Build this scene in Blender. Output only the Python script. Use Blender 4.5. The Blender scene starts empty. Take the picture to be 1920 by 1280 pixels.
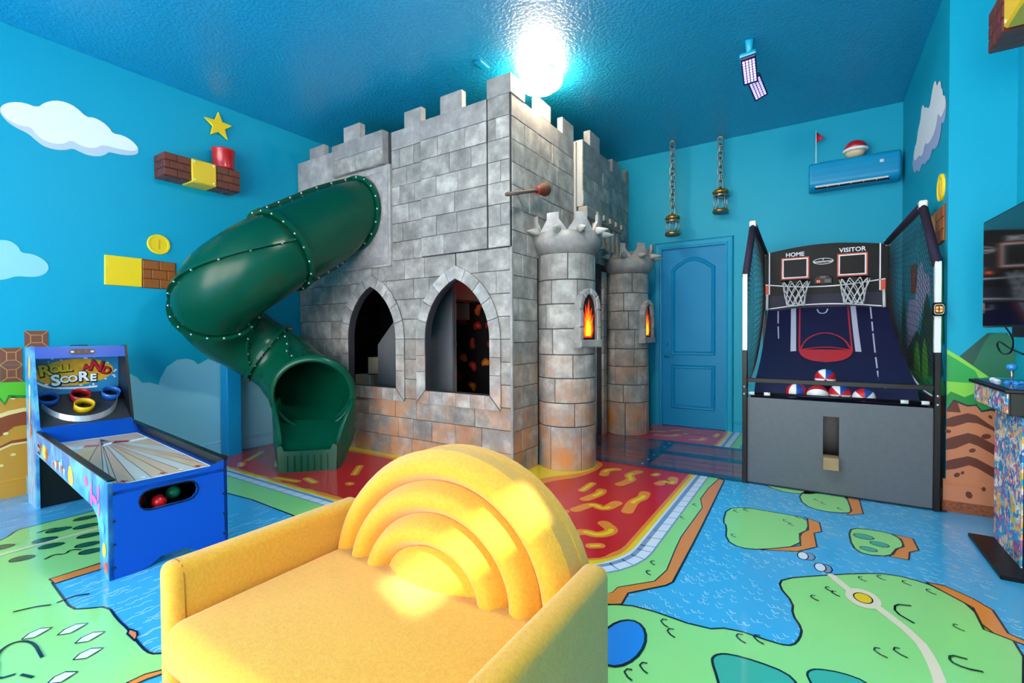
import bpy, bmesh, math, random
from mathutils import Vector, Matrix
from mathutils.geometry import tessellate_polygon

random.seed(7)
PI = math.pi
sc = bpy.context.scene
col = sc.collection

# ------------------------------------------------------------------ camera
CAM_H = 1.25
F_PX = 884.13
YAW, PITCH, ROLL = 0.5722, 0.0168, -0.006
cam_data = bpy.data.cameras.new('camera')
cam_data.sensor_width = 36.0
cam_data.lens = F_PX / 1920.0 * 36.0
cam_data.clip_start = 0.05
cam = bpy.data.objects.new('camera', cam_data)
cam.location = (0, 0, CAM_H)
cam.rotation_euler = (Matrix.Rotation(YAW, 4, 'Z') @ Matrix.Rotation(PI / 2 - PITCH, 4, 'X') @ Matrix.Rotation(ROLL, 4, 'Z')).to_euler()
col.objects.link(cam)
sc.camera = cam

# ------------------------------------------------------------------ world, sun, exposure
world = bpy.data.worlds.new('daylight_sky')
sc.world = world
world.use_nodes = True
bg = world.node_tree.nodes['Background']
bg.inputs[0].default_value = (1.0, 0.97, 0.93, 1)
bg.inputs[1].default_value = 11.0

sun_d = bpy.data.lights.new('sun', 'SUN')
sun_d.energy = 15.0
sun_d.angle = math.radians(1.6)
sun_d.color = (1.0, 0.93, 0.80)
sun = bpy.data.objects.new('sun', sun_d)
SUN_DIR = Vector((-0.72, 0.27, -0.60)).normalized()
sun.rotation_euler = SUN_DIR.to_track_quat('-Z', 'Y').to_euler()
sun.location = (3, -3, 5)
col.objects.link(sun)

sc.view_settings.view_transform = 'Standard'
sc.view_settings.look = 'None'
sc.view_settings.exposure = 0.14
sc.view_settings.gamma = 1.0
sc.view_settings.use_curve_mapping = False
sc.cycles.use_denoising = True
sc.cycles.max_bounces = 8
sc.cycles.diffuse_bounces = 5
sc.cycles.sample_clamp_indirect = 8.0
sc.cycles.caustics_reflective = False
sc.cycles.caustics_refractive = False

# ------------------------------------------------------------------ room numbers (metres)
H = 3.663                      # ceiling
BY = 6.443                     # wall behind the castle
LX = -5.27                     # wall on the left
RX = 0.766                     # wall beside the hoops
RY = 4.387                     # short return where that wall steps out
RX2 = 1.10                     # wall nearer the camera
REAR = -2.6                    # wall behind the camera
CX, CY = -2.208, 3.427         # castle faces

# ------------------------------------------------------------------ materials
def lin(c):
    if isinstance(c, str):
        c = c.lstrip('#'); c = [int(c[i:i + 2], 16) / 255 for i in (0, 2, 4)]
    return tuple((x / 12.92 if x <= 0.04045 else ((x + 0.055) / 1.055) ** 2.4) for x in c) + (1.0,)

MATS = {}
def M(name, c, rough=0.5, metal=0.0, spec=0.5, coat=0.0, emit=None, bump=None, var=None, sheen=0.0, rnd=0.0):
    """procedural material; var=(scale, second colour, contrast), bump=(scale, strength)"""
    if name in MATS: return MATS[name]
    m = bpy.data.materials.new(name); m.use_nodes = True
    nt = m.node_tree; N = nt.nodes; Lk = nt.links
    b = N['Principled BSDF']
    b.inputs['Base Color'].default_value = lin(c)
    b.inputs['Roughness'].default_value = rough
    b.inputs['Metallic'].default_value = metal
    b.inputs['Specular IOR Level'].default_value = spec
    b.inputs['Coat Weight'].default_value = coat
    b.inputs['Coat Roughness'].default_value = 0.06
    b.inputs['Sheen Weight'].default_value = sheen
    geo = N.new('ShaderNodeNewGeometry')
    csock = None
    if var:
        n = N.new('ShaderNodeTexNoise'); n.inputs['Scale'].default_value = var[0]; n.inputs['Detail'].default_value = 5
        Lk.new(geo.outputs['Position'], n.inputs['Vector'])
        r = N.new('ShaderNodeValToRGB'); k = var[2] if len(var) > 2 else 0.25
        r.color_ramp.elements[0].position = 0.5 - k; r.color_ramp.elements[1].position = 0.5 + k
        r.color_ramp.elements[0].color = lin(c); r.color_ramp.elements[1].color = lin(var[1])
        Lk.new(n.outputs['Fac'], r.inputs['Fac']); csock = r.outputs['Color']
    if rnd:
        oi = N.new('ShaderNodeObjectInfo')
        mr = N.new('ShaderNodeMapRange'); mr.inputs[3].default_value = 1 - rnd; mr.inputs[4].default_value = 1 + rnd
        Lk.new(oi.outputs['Random'], mr.inputs[0])
        hv = N.new('ShaderNodeHueSaturation')
        if csock: Lk.new(csock, hv.inputs['Color'])
        else: hv.inputs['Color'].default_value = lin(c)
        Lk.new(mr.outputs[0], hv.inputs['Value']); csock = hv.outputs['Color']
    if csock: Lk.new(csock, b.inputs['Base Color'])
    if emit:
        b.inputs['Emission Color'].default_value = lin(emit[0]); b.inputs['Emission Strength'].default_value = emit[1]
    if bump:
        n = N.new('ShaderNodeTexNoise'); n.inputs['Scale'].default_value = bump[0]; n.inputs['Detail'].default_value = 3
        Lk.new(geo.outputs['Position'], n.inputs['Vector'])
        bp = N.new('ShaderNodeBump'); bp.inputs['Strength'].default_value = bump[1]; bp.inputs['Distance'].default_value = bump[2] if len(bump) > 2 else 0.01
        Lk.new(n.outputs['Fac'], bp.inputs['Height']); Lk.new(bp.outputs['Normal'], b.inputs['Normal'])
    MATS[name] = m
    return m

def stone_material(name, dark, light, tint, orange=True):
    m = bpy.data.materials.new(name); m.use_nodes = True
    nt = m.node_tree; N = nt.nodes; Lk = nt.links; b = N['Principled BSDF']
    geo = N.new('ShaderNodeNewGeometry')
    oi = N.new('ShaderNodeObjectInfo')
    n1 = N.new('ShaderNodeTexNoise'); n1.inputs['Scale'].default_value = 6.5; n1.inputs['Detail'].default_value = 8; n1.inputs['Roughness'].default_value = 0.62
    off = N.new('ShaderNodeVectorMath'); off.operation = 'ADD'
    cb = N.new('ShaderNodeCombineXYZ'); mul = N.new('ShaderNodeMath'); mul.operation = 'MULTIPLY'; mul.inputs[1].default_value = 30
    Lk.new(oi.outputs['Random'], mul.inputs[0])
    for i in range(3): Lk.new(mul.outputs[0], cb.inputs[i])
    Lk.new(geo.outputs['Position'], off.inputs[0]); Lk.new(cb.outputs[0], off.inputs[1])
    Lk.new(off.outputs[0], n1.inputs['Vector'])
    r = N.new('ShaderNodeValToRGB')
    r.color_ramp.elements[0].position = 0.24; r.color_ramp.elements[0].color = lin(dark)
    r.color_ramp.elements[1].position = 0.70; r.color_ramp.elements[1].color = lin(light)
    e = r.color_ramp.elements.new(0.50); e.color = lin(tint)
    Lk.new(n1.outputs['Fac'], r.inputs['Fac'])
    hv = N.new('ShaderNodeHueSaturation'); mr = N.new('ShaderNodeMapRange'); mr.inputs[3].default_value = 0.82; mr.inputs[4].default_value = 1.16
    Lk.new(oi.outputs['Random'], mr.inputs[0]); Lk.new(mr.outputs[0], hv.inputs['Value']); Lk.new(r.outputs['Color'], hv.inputs['Color'])
    out = hv.outputs['Color']
    if orange:      # rust glaze brushed on the lower courses
        sp = N.new('ShaderNodeSeparateXYZ'); Lk.new(geo.outputs['Position'], sp.inputs[0])
        z = N.new('ShaderNodeMapRange'); z.inputs[1].default_value = 1.25; z.inputs[2].default_value = 0.15; z.inputs[3].default_value = 0.0; z.inputs[4].default_value = 1.0
        Lk.new(sp.outputs['Z'], z.inputs[0])
        n2 = N.new('ShaderNodeTexNoise'); n2.inputs['Scale'].default_value = 3.2; n2.inputs['Detail'].default_value = 6
        Lk.new(off.outputs[0], n2.inputs['Vector'])
        rr = N.new('ShaderNodeValToRGB'); rr.color_ramp.elements[0].position = 0.42; rr.color_ramp.elements[1].position = 0.72
        Lk.new(n2.outputs['Fac'], rr.inputs['Fac'])
        mm = N.new('ShaderNodeMath'); mm.operation = 'MULTIPLY'; Lk.new(z.outputs[0], mm.inputs[0]); Lk.new(rr.outputs['Color'], mm.inputs[1])
        mx = N.new('ShaderNodeMix'); mx.data_type = 'RGBA'
        Lk.new(mm.outputs[0], mx.inputs['Factor']); Lk.new(out, mx.inputs['A']); mx.inputs['B'].default_value = lin('#c98446')
        out = mx.outputs['Result']
    Lk.new(out, b.inputs['Base Color'])
    b.inputs['Roughness'].default_value = 0.62
    bp = N.new('ShaderNodeBump'); bp.inputs['Strength'].default_value = 0.25; bp.inputs['Distance'].default_value = 0.01
    Lk.new(n1.outputs['Fac'], bp.inputs['Height']); Lk.new(bp.outputs['Normal'], b.inputs['Normal'])
    MATS[name] = m
    return m

BLUE = '#06a2be'
m_wall = M('painted_blue_wall', BLUE, 0.5, spec=0.25, bump=(160, 0.10, 0.004), var=(0.9, '#069ebc', 0.3))
m_trim = M('painted_blue_trim', '#0c98c0', 0.45, spec=0.25)
m_door = M('painted_blue_door', '#0788bc', 0.45, spec=0.22)
m_pale = M('pale_blue_paint', '#84c6d8', 0.45)
m_paler = M('pale_cloud_paint', '#8fcfe0', 0.45)
m_white = M('white_paint', '#f2f4f7', 0.45)
m_cloudgrey = M('cloud_grey_paint', '#c3ced9', 0.45)
m_lilac = M('lilac_paint', '#a9b3dc', 0.45)
m_yellow = M('bright_yellow_paint', '#f7cf12', 0.40)
m_gold = M('golden_yellow_paint', '#e3b20c', 0.40)
m_brick = M('brown_brick_paint', '#955218', 0.45)
m_mortar = M('brown_mortar_paint', '#5b2f10', 0.5)
m_brickdk = M('dark_brown_brick', '#64230f', 0.38, rnd=0.12)
m_brickdk2 = M('dark_brick_joint', '#33100a', 0.5)
m_orangeblk = M('orange_block_paint', '#f2a312', 0.42)
m_tan = M('tan_soil_paint', '#c8912f', 0.5)
m_tanlt = M('light_tan_paint', '#edd488', 0.5)
m_rust = M('rust_band_paint', '#8e4420', 0.5)
m_grass = M('grass_green_paint', '#5fbf2a', 0.45)
m_grassd = M('dark_grass_paint', '#128a35', 0.45)
m_hillb = M('bright_hill_paint', '#22a24a', 0.45)
m_hillm = M('mid_hill_paint', '#16694a', 0.45)
m_hilld = M('dark_hill_paint', '#0d4a3c', 0.45)
m_hillp = M('pale_hill_paint', '#88cf4a', 0.45)
m_soil = M('clay_soil_paint', '#c17a55', 0.5)
m_soild = M('dark_soil_paint', '#5e2a1c', 0.5)
m_black = M('black_paint', '#0b0d10', 0.4)
m_ink = M('dark_ink_print', '#101a24', 0.14, coat=0.5)
m_bblock = M('brown_block_paint', '#7b4b36', 0.45)
m_bblock2 = M('brown_block_edge', '#c98a4d', 0.45)

def floor_mat(name, c, **k): return M(name, c, 0.18, coat=0.35, **k)
m_water = floor_mat('water_print', '#3aa8e0', var=(1.1, '#46b4ea', 0.3))
m_wave = floor_mat('wave_print', '#a8def5')
m_land = floor_mat('land_print', '#8fdc84', var=(1.6, '#9ae28a', 0.3))
m_landd = floor_mat('deep_land_print', '#4faf5c')
m_cliff = floor_mat('cliff_print', '#e58a3c')
m_lava = floor_mat('lava_print', '#d8141f', var=(0.8, '#c81224', 0.3))
m_lavao = floor_mat('lava_orange_print', '#ef8a2f')
m_lavay = floor_mat('lava_yellow_print', '#f7cf1d')
m_stonep = floor_mat('pale_stone_print', '#dfe8f5')
m_stoneg = floor_mat('blue_stone_print', '#7d9cc4')
m_mound = floor_mat('teal_mound_print', '#3fae9c')
m_tree = floor_mat('dark_tree_print', '#1c6b58')
m_path = floor_mat('path_print', '#eadfc6')
m_pond = floor_mat('pond_print', '#2388e6')
m_plank = floor_mat('plank_print', '#8d4a4e', var=(2.5, '#75404f', 0.3))
m_beam = floor_mat('beam_print', '#123f66')

m_stone = stone_material('painted_castle_stone', '#686460', '#b8b2aa', '#918c86')
m_stonedk = M('castle_joint', '#2a2c31', 0.8)
m_stoneplain = stone_material('painted_castle_plain', '#7a7672', '#b4aea8', '#989390', orange=False)
m_stoneedge = M('castle_raw_edge', '#a3a2a0', 0.6)
m_archstone = stone_material('painted_arch_stone', '#716d69', '#c4bfb8', '#9d9893')

def knockdown(name, c):
    m = M(name, c, 0.42, spec=0.6, coat=0.75); m.node_tree.nodes['Principled BSDF'].inputs['Coat Roughness'].default_value = 0.36
    nt = m.node_tree; N = nt.nodes; Lk = nt.links; b = N['Principled BSDF']
    geo = N.new('ShaderNodeNewGeometry')
    n = N.new('ShaderNodeTexNoise'); n.inputs['Scale'].default_value = 38; n.inputs['Detail'].default_value = 2.5
    Lk.new(geo.outputs['Position'], n.inputs['Vector'])
    r = N.new('ShaderNodeValToRGB'); r.color_ramp.elements[0].position = 0.42; r.color_ramp.elements[1].position = 0.58
    Lk.new(n.outputs['Fac'], r.inputs['Fac'])
    bp = N.new('ShaderNodeBump'); bp.inputs['Strength'].default_value = 0.55; bp.inputs['Distance'].default_value = 0.006
    Lk.new(r.outputs['Color'], bp.inputs['Height']); Lk.new(bp.outputs['Normal'], b.inputs['Normal'])
    return m
m_ceil = knockdown('knockdown_blue_ceiling', '#0694c0')

# ------------------------------------------------------------------ mesh helpers
WO = {}
class MB:
    def __init__(s): s.v = []; s.f = []; s.sm = []
    def add(s, vs, fs, smooth=False):
        o = len(s.v); s.v += [Vector(p) for p in vs]
        s.f += [tuple(i + o for i in f) for f in fs]; s.sm += [smooth] * len(fs); return s
    def obox(s, c, ax, h, b=0.0):
        c = Vector(c); ax = [Vector(a) for a in ax]
        if b <= 0:
            vs = [c + ax[0] * (h[0] * i) + ax[1] * (h[1] * j) + ax[2] * (h[2] * k) for i in (-1, 1) for j in (-1, 1) for k in (-1, 1)]
            return s.add(vs, [(0, 1, 3, 2), (4, 6, 7, 5), (0, 4, 5, 1), (2, 3, 7, 6), (0, 2, 6, 4), (1, 5, 7, 3)])
        b = min(b, min(h) * 0.95)
        vs = []; idx = {}
        for i in (-1, 1):
            for j in (-1, 1):
                for k in (-1, 1):
                    for a in range(3):
                        d = [h[0] * i, h[1] * j, h[2] * k]
                        for q in range(3):
                            if q != a: d[q] -= b * (i, j, k)[q]
                        idx[(i, j, k, a)] = len(vs); vs.append(c + ax[0] * d[0] + ax[1] * d[1] + ax[2] * d[2])
        fs = []
        for a in range(3):
            o1, o2 = [q for q in range(3) if q != a]
            for sgn in (-1, 1):
                ring = []
                for p, q in ((-1, -1), (1, -1), (1, 1), (-1, 1)):
                    t = [0, 0, 0]; t[a] = sgn; t[o1] = p; t[o2] = q; ring.append(idx[(*t, a)])
                fs.append(tuple(ring))
            for p in (-1, 1):
                for q in (-1, 1):
                    t0 = [0, 0, 0]; t0[a] = -1; t0[o1] = p; t0[o2] = q
                    t1 = list(t0); t1[a] = 1
                    fs.append((idx[(*t0, o1)], idx[(*t1, o1)], idx[(*t1, o2)], idx[(*t0, o2)]))
        for i in (-1, 1):
            for j in (-1, 1):
                for k in (-1, 1): fs.append(tuple(idx[(i, j, k, a)] for a in range(3)))
        return s.add(vs, fs)
    def box(s, x0, x1, y0, y1, z0, z1, b=0.0):
        return s.obox(((x0 + x1) / 2, (y0 + y1) / 2, (z0 + z1) / 2), ((1, 0, 0), (0, 1, 0), (0, 0, 1)), (abs(x1 - x0) / 2, abs(y1 - y0) / 2, abs(z1 - z0) / 2), b)
    def tube(s, path, r, n=8, closed=False, caps=True, smooth=True, squash=None):
        P = [Vector(p) for p in path]; m = len(P); R = r if isinstance(r, (list, tuple)) else [r] * m
        T = []
        for i in range(m):
            a = P[(i - 1) % m] if (closed or i > 0) else P[i]; b = P[(i + 1) % m] if (closed or i < m - 1) else P[i]
            T.append((b - a).normalized())
        up = Vector((0, 0, 1)) if abs(T[0].z) < 0.9 else Vector((1, 0, 0))
        nrm = (up - T[0] * up.dot(T[0])).normalized(); vs = []
        for i in range(m):
            nrm = (nrm - T[i] * nrm.dot(T[i])).normalized(); bi = T[i].cross(nrm)
            for k in range(n):
                a = 2 * PI * k / n; vs.append(P[i] + (nrm * math.cos(a) + bi * math.sin(a)) * R[i])
        fs = []
        for i in range(m if closed else m - 1):
            j = (i + 1) % m
            for k in range(n): fs.append((i * n + k, i * n + (k + 1) % n, j * n + (k + 1) % n, j * n + k))
        if not closed and caps: fs += [tuple(range(n)), tuple(range((m - 1) * n, m * n))]
        return s.add(vs, fs, smooth)
    def lathe(s, prof, o, ax=(0, 0, 1), n=24, smooth=True, close=False, ref=None):
        o = Vector(o); ax = Vector(ax).normalized()
        e1 = Vector(ref) if ref else (Vector((1, 0, 0)) if abs(ax.x) < 0.9 else Vector((0, 1, 0)))
        e1 = (e1 - ax * e1.dot(ax)).normalized(); e2 = ax.cross(e1)
        vs = []; m = len(prof)
        for (r, z) in prof:
            for k in range(n):
                a = 2 * PI * k / n; vs.append(o + ax * z + (e1 * math.cos(a) + e2 * math.sin(a)) * r)
        fs = []
        for i in range(m if close else m - 1):
            j = (i + 1) % m
            for k in range(n): fs.append((i * n + k, i * n + (k + 1) % n, j * n + (k + 1) % n, j * n + k))
        if not close:
            if prof[0][0] > 1e-5: fs.append(tuple(range(n)))
            if prof[-1][0] > 1e-5: fs.append(tuple(range((m - 1) * n, m * n)))
        return s.add(vs, fs, smooth)
    def ball(s, c, r, nu=12, nv=8):
        c = Vector(c); r = (r, r, r) if not isinstance(r, (tuple, list)) else r
        vs = [c + Vector((0, 0, -r[2]))]
        for j in range(1, nv):
            t = PI * j / nv - PI / 2
            for k in range(nu):
                a = 2 * PI * k / nu; vs.append(c + Vector((r[0] * math.cos(t) * math.cos(a), r[1] * math.cos(t) * math.sin(a), r[2] * math.sin(t))))
        vs.append(c + Vector((0, 0, r[2]))); fs = []
        for k in range(nu):
            fs.append((0, 1 + (k + 1) % nu, 1 + k))
            for j in range(nv - 2):
                a = 1 + j * nu; fs.append((a + k, a + (k + 1) % nu, a + nu + (k + 1) % nu, a + nu + k))
            a = 1 + (nv - 2) * nu; fs.append((a + k, a + (k + 1) % nu, len(vs) - 1))
        return s.add(vs, fs, True)
    def prism(s, poly, fm, t0, t1, holes=(), inset=0.0):
        """polygon (a,b) extruded along the frame fm(a,b,t)"""
        loops = [list(poly)] + [list(h) for h in holes]
        tri = tessellate_polygon([[Vector((p[0], p[1], 0)) for p in l] for l in loops])
        flat = [p for l in loops for p in l]; n = len(flat)
        if inset:
            cx = sum(p[0] for p in flat) / n; cy = sum(p[1] for p in flat) / n
            def ins(p):
                dx, dy = p[0] - cx, p[1] - cy; d = math.hypot(dx, dy) or 1
                return (p[0] - math.copysign(min(inset, abs(dx) * 0.5), dx), p[1] - math.copysign(min(inset, abs(dy) * 0.5), dy))
            top = [ins(p) for p in flat]
            mid = t1 - inset * 0.8
            vs = [fm(p[0], p[1], t0) for p in flat] + [fm(p[0], p[1], mid) for p in flat] + [fm(p[0], p[1], t1) for p in top]
            lv = 3
        else:
            vs = [fm(p[0], p[1], t0) for p in flat] + [fm(p[0], p[1], t1) for p in flat]; lv = 2
        fs = [tuple(t) for t in tri] + [tuple(i + n * (lv - 1) for i in t) for t in tri]
        o = 0
        for l in loops:
            k = len(l)
            for q in range(lv - 1):
                for i in range(k): j = (i + 1) % k; fs.append((o + i + q * n, o + j + q * n, o + j + (q + 1) * n, o + i + (q + 1) * n))
            o += k
        return s.add(vs, fs)
    def flat(s, poly, fm, t, holes=()):
        loops = [list(poly)] + [list(h) for h in holes]
        tri = tessellate_polygon([[Vector((p[0], p[1], 0)) for p in l] for l in loops])
        flat = [p for l in loops for p in l]
        return s.add([fm(p[0], p[1], t) for p in flat], [tuple(x) for x in tri])
    def grid(s, fn, nu, nv, smooth=True, cu=False, cv=False):
        vs = [fn(i / (nu if cu else nu - 1), j / (nv if cv else nv - 1)) for i in range(nu) for j in range(nv)]
        fs = []
        for i in range(nu if cu else nu - 1):
            for j in range(nv if cv else nv - 1):
                a, b = (i + 1) % nu, (j + 1) % nv; fs.append((i * nv + j, a * nv + j, a * nv + b, i * nv + b))
        return s.add(vs, fs, smooth)
    def stroke(s, pts, w, fm, t, rounded=True):
        """flat band along 2-D points"""
        P = [Vector((p[0], p[1])) for p in pts]; L = []; R_ = []
        for i in range(len(P)):
            a = P[max(i - 1, 0)]; b = P[min(i + 1, len(P) - 1)]; d = (b - a)
            d = d.normalized() if d.length > 1e-9 else Vector((1, 0)); nn = Vector((-d.y, d.x)) * w / 2
            L.append(P[i] + nn); R_.append(P[i] - nn)
        n = len(P)
        if rounded:      # one fan per end, joined to the band without overlap
            for c, a, b, sg in ((P[0], L[0], R_[0], 1), (P[-1], R_[-1], L[-1], 1)):
                v0 = a - c; fan = [c + Vector((v0.x * math.cos(k * PI / 6) - v0.y * math.sin(k * PI / 6), v0.x * math.sin(k * PI / 6) + v0.y * math.cos(k * PI / 6))) for k in range(7)]
                s.add([fm(p.x, p.y, t) for p in fan], [tuple(range(7))])
        vs = [fm(p.x, p.y, t) for p in L] + [fm(p.x, p.y, t) for p in R_]
        s.add(vs, [(i, i + 1, n + i + 1, n + i) for i in range(n - 1)])
        return s

def add(name, mb, mat, parent=None, label=None, cat=None, group=None, kind=None, origin=None, fix=True, sub=0):
    me = bpy.data.meshes.new(name)
    xs = [p.x for p in mb.v]; ys = [p.y for p in mb.v]; zs = [p.z for p in mb.v]
    if origin is None: o = Vector(((min(xs) + max(xs)) / 2, (min(ys) + max(ys)) / 2, min(zs)))
    else: o = Vector(origin)
    me.from_pydata([p - o for p in mb.v], [], mb.f)
    me.polygons.foreach_set('use_smooth', mb.sm)
    if fix:
        bm = bmesh.new(); bm.from_mesh(me); bmesh.ops.recalc_face_normals(bm, faces=bm.faces); bm.to_mesh(me); bm.free()
    me.materials.append(mat)
    ob = bpy.data.objects.new(name, me); col.objects.link(ob)
    place(ob, o, parent)
    if sub:
        md = ob.modifiers.new('subdivision', 'SUBSURF'); md.levels = sub; md.render_levels = sub
    props(ob, label, cat, group, kind)
    return ob
def place(ob, o, parent):
    WO[ob] = Vector(o)
    if parent is not None: ob.parent = parent; ob.location = Vector(o) - WO[parent]
    else: ob.location = o
def props(ob, label=None, cat=None, group=None, kind=None):
    if label: ob['label'] = label
    if cat: ob['category'] = cat
    if group: ob['group'] = group
    if kind: ob['kind'] = kind
def thing(name, loc, label, cat, group=None):
    ob = bpy.data.objects.new(name, None); ob.empty_display_size = 0.1; col.objects.link(ob)
    place(ob, Vector(loc), None); props(ob, label, cat, group); return ob
def copy_part(src, delta, parent):
    c = src.copy(); col.objects.link(c); place(c, WO[src] + Vector(delta), parent); return c

# frames: (a, b, t) -> world, t is the distance out of the surface
f_left = lambda a, b, t: Vector((LX + t, a, b))
f_right = lambda a, b, t: Vector((RX - t, a, b))
f_back = lambda a, b, t: Vector((a, BY - t, b))
f_ret = lambda a, b, t: Vector((a, RY - t, b))
f_floor = lambda a, b, t: Vector((a, b, t))
f_cf = lambda a, b, t: Vector((a, CY - t, b))
f_cs = lambda a, b, t: Vector((CX + t, a, b))

def oval(cx, cy, rx, ry, n=20, rot=0.0):
    return [(cx + rx * math.cos(2 * PI * k / n) * math.cos(rot) - ry * math.sin(2 * PI * k / n) * math.sin(rot),
             cy + rx * math.cos(2 * PI * k / n) * math.sin(rot) + ry * math.sin(2 * PI * k / n) * math.cos(rot)) for k in range(n)]
def smooth_poly(p, it=2, closed=True):
    for _ in range(it):
        q = []
        n = len(p)
        rng = range(n) if closed else range(n - 1)
        if not closed: q.append(p[0])
        for i in rng:
            a = p[i]; b = p[(i + 1) % n]
            q += [(a[0] * .75 + b[0] * .25, a[1] * .75 + b[1] * .25), (a[0] * .25 + b[0] * .75, a[1] * .25 + b[1] * .75)]
        if not closed: q.append(p[-1])
        p = q
    return p
def paint(name, parent, poly, fm, t, mat, holes=()):
    return add(name, MB().flat(poly, fm, t, holes), mat, parent, fix=False)
def letters(txt, size, fm, t0, t1, origin, e1=(1, 0), bold=0.0, shear=0.0, slab=False, spacing=1.0):
    """text as geometry on a frame: origin (a,b) is its centre, e1 the reading direction"""
    cu = bpy.data.curves.new('lettering', 'FONT'); cu.body = txt; cu.size = size; cu.align_x = 'CENTER'; cu.align_y = 'CENTER'
    cu.extrude = 0.5; cu.offset = bold; cu.shear = shear; cu.resolution_u = 3; cu.space_character = spacing
    ob = bpy.data.objects.new('lettering', cu); col.objects.link(ob)
    dg = bpy.context.evaluated_depsgraph_get(); me = bpy.data.meshes.new_from_object(ob.evaluated_get(dg))
    vs = []; nx, ny = -e1[1], e1[0]
    for v in me.vertices:
        a = origin[0] + e1[0] * v.co.x + nx * v.co.y; b = origin[1] + e1[1] * v.co.x + ny * v.co.y
        vs.append(fm(a, b, t0 if v.co.z < 0 else t1))
    mb = MB().add(vs, [tuple(p.vertices) for p in me.polygons])
    bpy.data.objects.remove(ob); bpy.data.curves.remove(cu); bpy.data.meshes.remove(me)
    return mb

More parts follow.
